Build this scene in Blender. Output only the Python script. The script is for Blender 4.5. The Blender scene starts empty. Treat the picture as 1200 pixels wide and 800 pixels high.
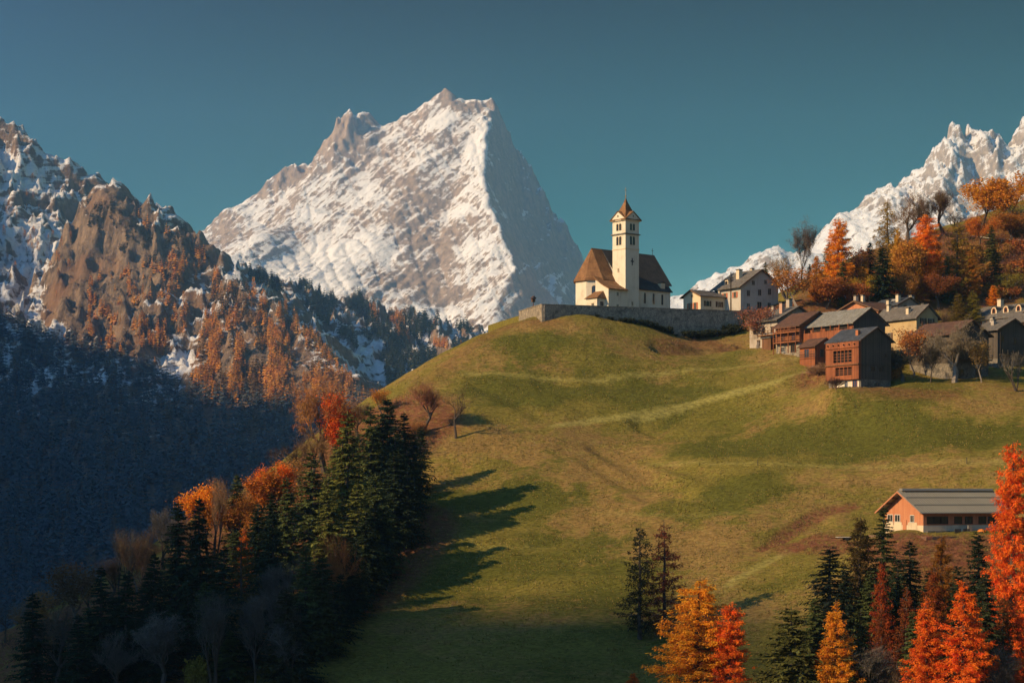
import bpy, bmesh, math, random
import numpy as np
from mathutils import Vector, Matrix
from mathutils.geometry import delaunay_2d_cdt

random.seed(7)
RS = np.random.RandomState(11)
C = bpy.context.scene.collection
SC = bpy.context.scene
PI = math.pi

# ------------------------------------------------------------------ camera, sky, sun, exposure
F, H0 = 2200.0, 580.0                     # focal length in 1200-wide pixels, horizon row
cam_d = bpy.data.cameras.new('camera')
cam_d.sensor_width = 36.0
cam_d.lens = 36.0 * F / 1200.0
cam_d.shift_y = (H0 - 400.0) / 1200.0
cam_d.clip_start, cam_d.clip_end = 1.0, 30000.0
cam = bpy.data.objects.new('camera', cam_d)
cam.location = (0, 0, 0)
cam.rotation_euler = (PI / 2, 0, 0)
C.objects.link(cam)
SC.camera = cam

SUN_AZ, SUN_EL = math.radians(27.0), math.radians(27.0)   # azimuth measured from -X towards the camera
SUN_DIR = Vector((-math.cos(SUN_AZ) * math.cos(SUN_EL), -math.sin(SUN_AZ) * math.cos(SUN_EL), math.sin(SUN_EL)))
world = bpy.data.worlds.new('World')
SC.world = world
world.use_nodes = True
wn, wl = world.node_tree.nodes, world.node_tree.links
wn.clear()
sky = wn.new('ShaderNodeTexSky')
sky.sky_type = 'NISHITA'
sky.sun_disc = False
sky.sun_elevation = SUN_EL
sky.sun_rotation = math.atan2(SUN_DIR.x, SUN_DIR.y)
sky.altitude = 2200.0
sky.air_density = 0.75
sky.dust_density = 0.0
sky.ozone_density = 2.2
tint = wn.new('ShaderNodeMix')
tint.data_type = 'RGBA'
tint.blend_type = 'MULTIPLY'
tint.inputs['Factor'].default_value = 1.0
tint.inputs['B'].default_value = (0.62, 0.92, 1.04, 1)
bg = wn.new('ShaderNodeBackground')
bg.inputs['Strength'].default_value = 0.112
wo = wn.new('ShaderNodeOutputWorld')
wl.new(sky.outputs[0], tint.inputs['A'])
geo = wn.new('ShaderNodeTexCoord')
sepz = wn.new('ShaderNodeSeparateXYZ')
wl.new(geo.outputs['Generated'], sepz.inputs[0])
ramp = wn.new('ShaderNodeValToRGB')                     # dims the visible sky strongly above the horizon, slightly less at the zenith
ramp.color_ramp.elements[0].position = 0.0; ramp.color_ramp.elements[0].color = (1.12, 1.02, 0.50, 1)
ramp.color_ramp.elements[1].position = 1.0; ramp.color_ramp.elements[1].color = (0.05, 0.12, 0.09, 1)
e_ = ramp.color_ramp.elements.new(0.26); e_.color = (0.0, 0.012, 0.004, 1)
e_ = ramp.color_ramp.elements.new(0.13); e_.color = (0.17, 0.33, 0.17, 1)
wl.new(sepz.outputs['Z'], ramp.inputs[0])
deep = wn.new('ShaderNodeMix'); deep.data_type = 'RGBA'; deep.blend_type = 'MULTIPLY'; deep.inputs['Factor'].default_value = 1.0
dots = wn.new('ShaderNodeVectorMath'); dots.operation = 'DOT_PRODUCT'; dots.inputs[1].default_value = SUN_DIR
wl.new(geo.outputs['Generated'], dots.inputs[0])
away = wn.new('ShaderNodeMapRange'); away.interpolation_type = 'SMOOTHSTEP'       # dimming eases off toward the sun, so unseen sky stays bright as fill
away.inputs['From Min'].default_value = 0.75; away.inputs['From Max'].default_value = -0.25
wl.new(dots.outputs['Value'], away.inputs['Value']); wl.new(away.outputs[0], deep.inputs[0])
wl.new(tint.outputs['Result'], deep.inputs[6]); wl.new(ramp.outputs[0], deep.inputs[7])
wl.new(deep.outputs[2], bg.inputs['Color'])
wl.new(bg.outputs[0], wo.inputs['Surface'])

sun_d = bpy.data.lights.new('sun', 'SUN')
sun_d.energy = 4.2
sun_d.angle = math.radians(0.5)
sun_d.color = (1.0, 0.71, 0.39)
sun = bpy.data.objects.new('sun', sun_d)
sun.rotation_euler = SUN_DIR.to_track_quat('Z', 'Y').to_euler()
sun.location = (-60, -60, 120)
C.objects.link(sun)

SC.view_settings.view_transform = 'Standard'
SC.view_settings.look = 'None'
SC.view_settings.exposure = 1.08
SC.view_settings.gamma = 1.0
SC.view_settings.use_curve_mapping = False
SC.render.engine = 'CYCLES'
SC.cycles.max_bounces = 5
SC.cycles.diffuse_bounces = 2
SC.cycles.glossy_bounces = 2
SC.cycles.transmission_bounces = 3
SC.cycles.transparent_max_bounces = 4
SC.cycles.volume_bounces = 2
SC.cycles.use_denoising = True
SC.cycles.caustics_reflective = False
SC.cycles.caustics_refractive = False

# ------------------------------------------------------------------ numpy noise
_P = np.random.RandomState(3).permutation(512).astype(np.int64)
_G = np.stack([np.cos(np.arange(64) * PI / 32), np.sin(np.arange(64) * PI / 32)], 1)

def pn(x, y, seed=0):
    """gradient noise, about -0.7..0.7"""
    x = np.asarray(x, float); y = np.asarray(y, float)
    xi = np.floor(x).astype(np.int64); yi = np.floor(y).astype(np.int64)
    xf = x - xi; yf = y - yi
    u = xf * xf * xf * (xf * (xf * 6 - 15) + 10); v = yf * yf * yf * (yf * (yf * 6 - 15) + 10)
    def g(ix, iy, fx, fy):
        h = _P[(_P[(ix + seed * 17) & 511] + iy) & 511] & 63
        return _G[h, 0] * fx + _G[h, 1] * fy
    a = g(xi, yi, xf, yf); b = g(xi + 1, yi, xf - 1, yf)
    c = g(xi, yi + 1, xf, yf - 1); d = g(xi + 1, yi + 1, xf - 1, yf - 1)
    return (a + (b - a) * u) * (1 - v) + (c + (d - c) * u) * v

def fbm(x, y, octv=5, gain=0.5, seed=0):
    s = 0; a = 1.0
    for k in range(octv):
        s = s + a * pn(x, y, seed + k); x = x * 2.03 + 5.1; y = y * 2.03 + 1.7; a *= gain
    return s

def ridged(x, y, octv=5, gain=0.55, seed=0):
    s = 0; a = 1.0; w = 1.0
    for k in range(octv):
        n = 1 - np.abs(pn(x, y, seed + k)) * 2.0
        n = n * n
        s = s + a * n * w
        w = np.clip(n * 1.2, 0, 1)
        x = x * 2.07 + 3.3; y = y * 2.07 + 8.1; a *= gain
    return s

# ------------------------------------------------------------------ mesh helpers
def link(o, parent=None):
    C.objects.link(o)
    if parent is not None:
        o.parent = parent
    return o

def mesh_np(name, verts, faces, mats, mat_idx=None, smooth=False):
    """faces: (n,3) or (n,4) int array, or a list of such arrays"""
    me = bpy.data.meshes.new(name)
    verts = np.asarray(verts, np.float32)
    fl = faces if isinstance(faces, list) else [faces]
    fl = [np.asarray(f, np.int32) for f in fl if len(f)]
    loops = np.concatenate([f.ravel() for f in fl])
    tot = np.concatenate([np.full(len(f), f.shape[1], np.int32) for f in fl])
    start = np.concatenate([[0], np.cumsum(tot)[:-1]]).astype(np.int32)
    me.vertices.add(len(verts)); me.vertices.foreach_set('co', verts.ravel())
    me.loops.add(len(loops)); me.loops.foreach_set('vertex_index', loops)
    me.polygons.add(len(tot)); me.polygons.foreach_set('loop_start', start)
    me.polygons.foreach_set('loop_total', tot)
    if mat_idx is not None:
        me.polygons.foreach_set('material_index', np.asarray(mat_idx, np.int32))
    me.polygons.foreach_set('use_smooth', np.full(len(tot), smooth))
    for m in (mats if isinstance(mats, (list, tuple)) else [mats]):
        me.materials.append(m)
    me.update(calc_edges=True)
    return me

def tag(o, label=None, cat=None, group=None, kind=None):
    if label: o['label'] = label
    if cat: o['category'] = cat
    if group: o['group'] = group
    if kind: o['kind'] = kind
    return o

def empty(name, loc, rz=0.0):
    o = bpy.data.objects.new(name, None)
    o.empty_display_size = 0.5
    o.location = loc; o.rotation_euler = (0, 0, rz)
    C.objects.link(o)
    return o

def at(px, py, Y):
    return Vector(((px - 600.0) / F * Y, Y, (H0 - py) / F * Y))
# ------------------------------------------------------------------ materials
class NT:
    def __init__(s, name):
        s.m = bpy.data.materials.new(name); s.m.use_nodes = True
        s.t = s.m.node_tree; s.n = s.t.nodes; s.l = s.t.links
        s.n.clear(); s.out = s.n.new('ShaderNodeOutputMaterial')
    def new(s, typ, **kw):
        n = s.n.new(typ)
        for k, v in kw.items(): setattr(n, k, v)
        return n
    def lk(s, a, b): s.l.new(a, b)
    def coord(s, kind='Object'):
        return s.new('ShaderNodeTexCoord').outputs[kind]
    def pos(s): return s.new('ShaderNodeNewGeometry').outputs['Position']
    def mapping(s, src, scale=(1, 1, 1), rot=(0, 0, 0), loc=(0, 0, 0)):
        m = s.new('ShaderNodeMapping'); s.lk(src, m.inputs['Vector'])
        m.inputs['Scale'].default_value = scale; m.inputs['Rotation'].default_value = rot
        m.inputs['Location'].default_value = loc
        return m.outputs[0]
    def noise(s, src, scale, detail=4, rough=0.55, dist=0.0):
        n = s.new('ShaderNodeTexNoise'); s.lk(src, n.inputs['Vector'])
        n.inputs['Scale'].default_value = scale; n.inputs['Detail'].default_value = detail
        n.inputs['Roughness'].default_value = rough; n.inputs['Distortion'].default_value = dist
        return n.outputs['Fac']
    def voro(s, src, scale, out='Distance', feature='F1'):
        n = s.new('ShaderNodeTexVoronoi', feature=feature); s.lk(src, n.inputs['Vector'])
        n.inputs['Scale'].default_value = scale
        return n.outputs[out]
    def math(s, op, a, b=None, clamp=False):
        n = s.new('ShaderNodeMath', operation=op, use_clamp=clamp)
        for i, v in enumerate((a, b)):
            if v is None: continue
            if isinstance(v, (int, float)): n.inputs[i].default_value = v
            else: s.lk(v, n.inputs[i])
        return n.outputs[0]
    def ss(s, v, lo, hi):
        n = s.new('ShaderNodeMapRange', interpolation_type='SMOOTHSTEP')
        s.lk(v, n.inputs['Value']); n.inputs['From Min'].default_value = lo; n.inputs['From Max'].default_value = hi
        return n.outputs[0]
    def mix(s, f, a, b, mode='MIX'):
        n = s.new('ShaderNodeMix', data_type='RGBA', blend_type=mode)
        for k, v in (('Factor', f), ('A', a), ('B', b)):
            i = n.inputs[k] if k != 'Factor' else n.inputs[0]
            if k != 'Factor': i = [q for q in n.inputs if q.name == k and q.type == 'RGBA'][0]
            if isinstance(v, (int, float)): i.default_value = v
            elif isinstance(v, tuple): i.default_value = v if len(v) == 4 else v + (1,)
            else: s.lk(v, i)
        return [q for q in n.outputs if q.type == 'RGBA'][0]
    def attr(s, name, out='Fac'):
        n = s.new('ShaderNodeAttribute'); n.attribute_name = name
        return n.outputs[out]
    def bump(s, h, strength=0.5, dist=0.1):
        n = s.new('ShaderNodeBump'); s.lk(h, n.inputs['Height'])
        n.inputs['Strength'].default_value = strength; n.inputs['Distance'].default_value = dist
        return n.outputs[0]
    def surf(s, col, rough=0.8, normal=None, spec=0.2, metal=0.0):
        b = s.new('ShaderNodeBsdfPrincipled')
        if isinstance(col, tuple): b.inputs['Base Color'].default_value = col if len(col) == 4 else col + (1,)
        else: s.lk(col, b.inputs['Base Color'])
        if isinstance(rough, (int, float)): b.inputs['Roughness'].default_value = rough
        else: s.lk(rough, b.inputs['Roughness'])
        b.inputs['Specular IOR Level'].default_value = spec
        b.inputs['Metallic'].default_value = metal
        if normal is not None: s.lk(normal, b.inputs['Normal'])
        s.lk(b.outputs[0], s.out.inputs['Surface'])
        return s.m

def m_foliage(name, trans=0.3, var=0.55, scale=0.35):
    """leaf colour comes from the object's own colour, varied per leaf card and per clump"""
    t = NT(name)
    oi = t.new('ShaderNodeObjectInfo')
    ri = t.new('ShaderNodeNewGeometry').outputs['Random Per Island']
    n = t.noise(t.coord('Object'), scale, 3)
    k = t.math('ADD', t.math('MULTIPLY', ri, var), t.math('MULTIPLY', n, var * 1.2))
    v = t.math('ADD', k, 1.0 - var * 1.1)
    hs = t.new('ShaderNodeHueSaturation')
    t.lk(oi.outputs['Color'], hs.inputs['Color']); t.lk(v, hs.inputs['Value'])
    hue = t.math('ADD', t.math('MULTIPLY', t.math('SUBTRACT', t.noise(t.coord('Object'), scale * 2.2, 2), 0.5), 0.07), 0.5)
    t.lk(hue, hs.inputs['Hue'])
    d = t.new('ShaderNodeBsdfDiffuse'); t.lk(hs.outputs[0], d.inputs['Color'])
    tr = t.new('ShaderNodeBsdfTranslucent'); t.lk(hs.outputs[0], tr.inputs['Color'])
    mx = t.new('ShaderNodeMixShader'); mx.inputs[0].default_value = trans
    t.lk(d.outputs[0], mx.inputs[1]); t.lk(tr.outputs[0], mx.inputs[2])
    t.lk(mx.outputs[0], t.out.inputs['Surface'])
    return t.m

def m_bark(name, col):
    t = NT(name); p = t.coord('Object')
    n = t.noise(t.mapping(p, (6, 6, 1.2)), 1.0, 4)
    c = t.mix(n, tuple(x * 0.55 for x in col), tuple(min(1, x * 1.5) for x in col))
    return t.surf(c, 0.9, None, 0.1)

def m_plaster(name, col, dirty=(0.30, 0.25, 0.19), amt=0.5):
    t = NT(name); p = t.coord('Object')
    n = t.noise(p, 0.45, 5, 0.6); st = t.noise(t.mapping(p, (1.6, 1.6, 0.16)), 1.0, 4)
    f = t.math('MULTIPLY', t.ss(t.math('ADD', n, t.math('MULTIPLY', st, 0.6)), 0.72, 1.1), amt)
    fine = t.noise(p, 9.0, 3)
    c = t.mix(f, col, dirty)
    c = t.mix(t.math('MULTIPLY', fine, 0.35), c, tuple(x * 0.72 for x in col))
    return t.surf(c, 0.92, t.bump(fine, 0.35, 0.03), 0.1)

def m_stone(name, a, b, scale=2.2):
    t = NT(name); p = t.coord('Object')
    v = t.voro(p, scale, 'Color'); d = t.voro(p, scale, 'Distance', 'DISTANCE_TO_EDGE')
    n = t.noise(p, 0.8, 5, 0.6)
    bw = t.new('ShaderNodeRGBToBW'); t.lk(v, bw.inputs[0])
    c = t.mix(bw.outputs[0], a, b)
    c = t.mix(t.ss(n, 0.45, 0.75), c, tuple(x * 0.45 for x in a))
    c = t.mix(t.ss(d, 0.0, 0.06), tuple(x * 0.4 for x in a), c)
    return t.surf(c, 0.95, t.bump(d, 0.6, 0.1), 0.1)

def m_wood(name, a, b, board=5.0, axis='z', grain=1.0):
    """weathered timber: grain along the boards, tone changing board by board"""
    t = NT(name); p = t.coord('Object')
    sep = t.new('ShaderNodeSeparateXYZ'); t.lk(p, sep.inputs[0])
    if axis == 'z': u = t.math('ADD', t.math('MULTIPLY', sep.outputs['X'], board), t.math('MULTIPLY', sep.outputs['Y'], board * 1.013))
    else: u = t.math('MULTIPLY', sep.outputs['Z'], board)
    fl = t.math('FLOOR', u)
    wn_ = t.new('ShaderNodeTexWhiteNoise', noise_dimensions='1D'); t.lk(fl, wn_.inputs['W'])
    sc = (7, 7, 0.5) if axis == 'z' else (0.6, 0.6, 9)
    g = t.noise(t.mapping(p, sc), grain, 5, 0.6); big = t.noise(p, 0.35, 4, 0.6)
    f = t.math('ADD', t.math('MULTIPLY', wn_.outputs['Value'], 0.45), t.math('ADD', t.math('MULTIPLY', g, 0.5), t.math('MULTIPLY', t.math('SUBTRACT', big, 0.5), 0.9)), True)
    c = t.mix(f, a, b)
    return t.surf(c, 0.85, t.bump(g, 0.4, 0.03), 0.12)

def m_roof(name, a, b, rows=2.2, moss=None, rough=0.75):
    """shingled or slated roof: courses, scattered odd shingles, broad weathering"""
    t = NT(name); p = t.coord('Object')
    br = t.new('ShaderNodeTexBrick')
    sep = t.new('ShaderNodeSeparateXYZ'); t.lk(p, sep.inputs[0])
    cb = t.new('ShaderNodeCombineXYZ')
    t.lk(t.math('ADD', sep.outputs['X'], sep.outputs['Y']), cb.inputs[0]); t.lk(sep.outputs['Z'], cb.inputs[1])
    t.lk(cb.outputs[0], br.inputs['Vector'])
    br.inputs['Scale'].default_value = rows
    br.inputs['Color1'].default_value = (0.35, 0.35, 0.35, 1); br.inputs['Color2'].default_value = (1, 1, 1, 1)
    br.inputs['Mortar'].default_value = (0.1, 0.1, 0.1, 1); br.inputs['Mortar Size'].default_value = 0.03
    n = t.noise(p, 0.5, 5, 0.65); st = t.noise(t.mapping(p, (2.2, 2.2, 0.35)), 0.8, 4)
    f = t.math('ADD', t.math('MULTIPLY', n, 0.6), t.math('MULTIPLY', st, 0.6))
    c = t.mix(t.ss(f, 0.35, 0.85), a, b)
    if moss: c = t.mix(t.math('MULTIPLY', t.ss(t.noise(p, 0.9, 5, 0.7), 0.55, 0.7), 0.7), c, moss)
    c = t.mix(0.55, c, t.mix(1.0, c, br.outputs['Color'], 'MULTIPLY'))
    return t.surf(c, rough, t.bump(br.outputs['Fac'], 0.4, 0.05), 0.25)

def m_plain(name, col, rough=0.6, spec=0.3, metal=0.0, scale=3.0, amt=0.3):
    t = NT(name); n = t.noise(t.coord('Object'), scale, 4)
    c = t.mix(t.math('MULTIPLY', n, amt * 2), col, tuple(x * 0.5 for x in col))
    return t.surf(c, rough, None, spec, metal)

def m_glass(name='window_glass'):
    t = NT(name); n = t.noise(t.coord('Object'), 1.3, 2)
    c = t.mix(n, (0.012, 0.013, 0.015), (0.035, 0.035, 0.036))
    return t.surf(c, 0.12, None, 0.5)
# ------------------------------------------------------------------ land: height fields
class HF:
    def __init__(s, xs, ys, Z): s.xs, s.ys, s.Z = xs, ys, Z       # Z[j, i]
    def __call__(s, x, y):
        x = np.asarray(x, float); y = np.asarray(y, float)
        i = np.clip(np.searchsorted(s.xs, x) - 1, 0, len(s.xs) - 2); j = np.clip(np.searchsorted(s.ys, y) - 1, 0, len(s.ys) - 2)
        u = np.clip((x - s.xs[i]) / (s.xs[i + 1] - s.xs[i]), 0, 1); v = np.clip((y - s.ys[j]) / (s.ys[j + 1] - s.ys[j]), 0, 1)
        Z = s.Z
        return (Z[j, i] * (1 - u) + Z[j, i + 1] * u) * (1 - v) + (Z[j + 1, i] * (1 - u) + Z[j + 1, i + 1] * u) * v
    def hit(s, px, py, y0, y1, n=500):
        """first point of the surface on the rays through (px,py); arrays in, (X,Y,Z) and found-mask out"""
        px = np.atleast_1d(np.asarray(px, float)); py = np.atleast_1d(np.asarray(py, float))
        Y = np.linspace(y0, y1, n)[None, :]
        kx = ((px - 600) / F)[:, None]; kz = ((H0 - py) / F)[:, None]
        under = s(kx * Y, np.broadcast_to(Y, (len(px), n))) >= kz * Y
        ok = under.any(1); k = np.argmax(under, 1)
        y = Y[0][k]; yp = Y[0][np.maximum(k - 1, 0)]
        for _ in range(8):
            m = 0.5 * (y + yp); b = s(kx[:, 0] * m, m) >= kz[:, 0] * m
            y = np.where(b, m, y); yp = np.where(b, yp, m)
        return kx[:, 0] * y, y, s(kx[:, 0] * y, y), ok
    def mesh(s, name, mats, smooth=True):
        nx, ny = len(s.xs), len(s.ys)
        X, Yy = np.meshgrid(s.xs, s.ys)
        v = np.stack([X, Yy, s.Z], -1).reshape(-1, 3)
        idx = np.arange(nx * ny).reshape(ny, nx)
        f = np.stack([idx[:-1, :-1], idx[:-1, 1:], idx[1:, 1:], idx[1:, :-1]], -1).reshape(-1, 4)
        return mesh_np(name, v, f, mats, smooth=smooth)

def tps(P, xs, ys):
    P = np.asarray(P, float); S = 100.0
    A = P[:, :2] / S; n = len(P)
    def U(d2): return np.where(d2 > 1e-12, d2 * np.log(np.maximum(d2, 1e-12)), 0.0)
    K = U(((A[:, None] - A[None]) ** 2).sum(-1)) + np.eye(n) * 0.002
    Q = np.hstack([np.ones((n, 1)), A])
    M = np.zeros((n + 3, n + 3)); M[:n, :n] = K; M[:n, n:] = Q; M[n:, :n] = Q.T
    w = np.linalg.solve(M, np.concatenate([P[:, 2], np.zeros(3)]))
    X, Y = np.meshgrid(xs / S, ys / S)
    Z = w[n] + w[n + 1] * X + w[n + 2] * Y
    for k in range(n):
        Z += w[k] * U((X - A[k, 0]) ** 2 + (Y - A[k, 1]) ** 2)
    return Z

def net(points, edges, xs, ys):
    """piecewise-linear sculpt: triangulate control points (X,Y,Z), fill a grid"""
    P = np.asarray(points, float)
    V, E, T, ov, _, _ = delaunay_2d_cdt([Vector(p[:2]) for p in P], edges, [], 0, 0.01)
    Pz = np.array([np.mean([P[k, 2] for k in o]) if len(o) else np.nan for o in ov])
    V = np.array([(v.x, v.y) for v in V])
    bad = np.isnan(Pz)
    for k in np.where(bad)[0]:
        d = ((V[~bad] - V[k]) ** 2).sum(1); q = np.argsort(d)[:3]; Pz[k] = (Pz[~bad][q] / d[q]).sum() / (1 / d[q]).sum()
    Z = np.full((len(ys), len(xs)), np.nan)
    for t in T:
        a, b, c = V[t[0]], V[t[1]], V[t[2]]
        i0, i1 = np.searchsorted(xs, [min(a[0], b[0], c[0]), max(a[0], b[0], c[0])])
        j0, j1 = np.searchsorted(ys, [min(a[1], b[1], c[1]), max(a[1], b[1], c[1])])
        if i1 <= i0 or j1 <= j0: continue
        X, Y = np.meshgrid(xs[i0:i1], ys[j0:j1])
        det = (b[1] - c[1]) * (a[0] - c[0]) + (c[0] - b[0]) * (a[1] - c[1])
        if abs(det) < 1e-9: continue
        w0 = ((b[1] - c[1]) * (X - c[0]) + (c[0] - b[0]) * (Y - c[1])) / det
        w1 = ((c[1] - a[1]) * (X - c[0]) + (a[0] - c[0]) * (Y - c[1])) / det
        w2 = 1 - w0 - w1
        m = (w0 >= -1e-6) & (w1 >= -1e-6) & (w2 >= -1e-6)
        z = w0 * Pz[t[0]] + w1 * Pz[t[1]] + w2 * Pz[t[2]]
        Z[j0:j1, i0:i1][m] = z[m]
    lo = np.nanmin(Z)
    return np.where(np.isnan(Z), lo, Z)

def blur(Z, n):
    for _ in range(n):
        Q = np.pad(Z, 1, mode='edge')
        Z = (Q[:-2, 1:-1] + Q[2:, 1:-1] + Q[1:-1, :-2] + Q[1:-1, 2:] + 4 * Q[1:-1, 1:-1]) / 8
    return Z

def strata(w, step, sharp=3.0):
    """ledge-and-step profile: how far a bedding surface stands above or below the even slope"""
    q = w / step; f = q - np.floor(q)
    s = np.where(f < 0.5, 0.5 * (2 * f) ** sharp, 1 - 0.5 * (2 - 2 * f) ** sharp)
    return (s - f) * step
def cracks(x, y, seed, p=5):
    return -np.clip(1 - np.abs(pn(x, y, seed)) * 2.6, 0, 1) ** p

def pxpts(L): return [tuple(at(*p)) for p in L]

def chain(pts, edges, L):
    i0 = len(pts); pts += pxpts(L)
    edges += [(i0 + k, i0 + k + 1) for k in range(len(L) - 1)]

# ---- the near hill, churchyard spur and village terrace (pixel column, pixel row, distance)
G = pxpts([
    # bottom of the view, rising meadow
    (0, 800, 272), (130, 800, 266), (260, 800, 262), (380, 800, 262), (600, 800, 262), (800, 800, 262), (1000, 800, 256), (1200, 800, 248),
    (300, 700, 302), (400, 740, 285), (500, 700, 303), (600, 640, 326), (500, 600, 340), (430, 575, 356), (600, 515, 370), (700, 508, 376),
    (520, 512, 370), (850, 500, 376), (1000, 500, 362), (1180, 500, 354), (880, 547, 348), (1100, 545, 338), (1200, 545, 335),
    (750, 600, 335), (900, 600, 328), (1000, 588, 330), (700, 720, 292), (760, 745, 285), (680, 560, 352), (620, 450, 394), (740, 440, 400),
    # crest down the left
    (470, 465, 392), (520, 430, 402), (560, 402, 412), (590, 386, 420), (345, 565, 352), (240, 655, 328), (120, 705, 315), (0, 745, 302),
    # churchyard and brow
    (604, 379, 428), (640, 378, 417.5), (750, 380.5, 427.5), (868, 387, 441), (800, 402, 428), (850, 410, 424),
    (900, 420, 406), (960, 426, 396), (1000, 457, 371), (1050, 456, 371), (1120, 460, 371), (1200, 466, 368),
    (930, 408, 408), (1100, 443, 386), (1180, 452, 378), (1060, 425, 400), (1150, 400, 430), (1200, 392, 440), (1060, 392, 425),
    # hill behind the village
    (920, 352, 452), (985, 322, 487), (1040, 287, 520), (1090, 273, 530), (1140, 259, 535), (1200, 240, 536),
    (1100, 350, 472), (1180, 322, 492), (1010, 365, 448),
    # barn platform and bank
    (1036, 628, 299), (1170, 626, 303), (1110, 627, 300), (1110, 626, 312), (1110, 610, 322), (1100, 672, 287), (1000, 652, 300), (1150, 705, 280), (860, 690, 296), (940, 650, 309),
])
G += [(-80, 405, -20), (-112, 352, -40), (-145, 312, -55), (-62, 465, -6), (-30, 490, 15), (-125, 490, -62), (-205, 400, -100),
      (-260, 620, -150), (-70, 620, -70), (50, 620, -10), (-110, 900, -150), (120, 900, -120), (-500, 700, -170), (-600, 1100, -160), (0, 1200, -165),
      (25, 462, 43.2), (60, 478, 45), (0, 470, 30),
      (300, 545, 112), (210, 650, 85), (130, 650, 60), (400, 700, 120), (500, 1000, 60), (500, 300, 20), (300, 330, 12),
      (0, 205, -44), (-80, 205, -52), (100, 205, -40), (200, 200, -30), (0, 120, -50), (0, 35, -16), (0, 0, -2.2), (-100, 0, -14), (110, 0, 8), (0, -80, 12),
      (-250, 200, -75), (-450, 100, -60), (-500, 400, -150), (450, 50, 30), (-900, 200, 60), (-900, 800, -60), (1000, 500, 150), (1000, 1100, 60)]
gx = np.concatenate([np.arange(-1150, -176, 15.0), np.arange(-176, 196, 1.0), np.arange(196, 1300, 15.0)])
gy = np.concatenate([np.arange(-200, 226, 8.0), np.arange(226, 546, 1.0), np.arange(546, 1260, 12.0)])
GX, GY = np.meshgrid(gx, gy)
GZ = tps(G, gx, gy)
near = np.clip(1 - np.abs(GX) / 400, 0, 1) * np.clip((GY - 100) / 150, 0, 1)
GZ += near * (1.25 * fbm(GX / 30, GY / 24, 4, 0.5, 5) + 0.28 * fbm(GX / 5.5, GY / 4.0, 3, 0.55, 9))
# small terracettes that grazing leaves on the steep meadow
GZ += near * 0.12 * np.sin(GZ * 2.2 + 2.0 * fbm(GX / 20, GY / 20, 2, 0.5, 21)) * np.clip(fbm(GX / 35, GY / 35, 2, 0.5, 31) + 0.4, 0, 1)
# level stands for the wall, the barn and the hut
def level(x, y, r, z=None):
    global GZ
    d = np.sqrt((GX - x) ** 2 + (GY - y) ** 2); w = np.clip(1.6 - d / r, 0, 1); w = w * w * (3 - 2 * w)
    zz = z if z is not None else float(HF(gx, gy, GZ)(x, y))
    GZ = GZ * (1 - w) + zz * w
ground_hf = HF(gx, gy, GZ)

def on_ground(x, y): return float(ground_hf(x, y))
def hit(px, py):
    x, y, z, ok = ground_hf.hit(px, py, 228, 600, 750)
    return np.array([x[0], y[0], z[0]]) if ok[0] else None
def hits(pp):
    a = np.asarray(pp, float); x, y, z, ok = ground_hf.hit(a[:, 0], a[:, 1], 228, 600, 750)
    return np.stack([x, y, z], 1)[ok]

def line_dist(P):
    """distance of every ground vertex in the core to a polyline of world points"""
    d = np.full(GX.shape, 1e9)
    for a, b in zip(P[:-1], P[1:]):
        ab = b[:2] - a[:2]; L2 = max((ab ** 2).sum(), 1e-9)
        t = np.clip(((GX - a[0]) * ab[0] + (GY - a[1]) * ab[1]) / L2, 0, 1)
        d = np.minimum(d, np.hypot(GX - a[0] - t * ab[0], GY - a[1] - t * ab[1]))
    return d
def stroke(pp, w, soft=0.6):
    P = hits(pp)
    return np.clip(1 - (line_dist(P) - w) / soft, 0, 1)
def blob(px, py, rx, ry, soft=0.5):
    p = hit(px, py)
    if p is None: return np.zeros(GX.shape)
    d = np.sqrt(((GX - p[0]) / rx) ** 2 + ((GY - p[1]) / ry) ** 2) + 0.5 * fbm(GX / 6, GY / 5, 3, 0.6, 41)
    return np.clip((1 - d) / soft, 0, 1)
# ------------------------------------------------------------------ ground sheet
level(69.5, 376, 6.5, 21.35); level(66, 372, 4, 21.3)
dry = 0.36 + 1.3 * fbm(GX / 26, GY / 20, 4, 0.55, 61)
lush = 0.25 + 1.3 * fbm(GX / 34, GY / 26, 3, 0.5, 71)
for b in ((700, 540, 16, 14), (760, 560, 14, 12), (610, 522, 12, 8), (545, 505, 12, 10), (505, 470, 7, 14), (560, 420, 10, 12), (690, 600, 10, 12),
          (840, 404, 14, 7), (800, 395, 16, 8), (900, 415, 8, 8), (640, 382, 10, 5), (1010, 440, 8, 6), (740, 640, 12, 14), (840, 640, 14, 14), (990, 470, 14, 6),
          (1120, 560, 20, 8), (1000, 555, 16, 6), (930, 600, 12, 8)):
    dry = dry + 0.75 * blob(*b)
for b in ((560, 640, 16, 22), (520, 590, 9, 9), (640, 580, 11, 10), (880, 572, 12, 10), (960, 510, 26, 12), (1100, 508, 26, 10), (1180, 515, 16, 9), (700, 470, 20, 10),
          (600, 455, 16, 10), (760, 455, 18, 8), (860, 525, 16, 10), (500, 680, 12, 14), (620, 400, 10, 6), (930, 680, 8, 6)):
    lush = lush + 0.7 * blob(*b); dry = dry - 0.5 * blob(*b)
track = np.zeros(GX.shape); earth = np.zeros(GX.shape)
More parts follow.
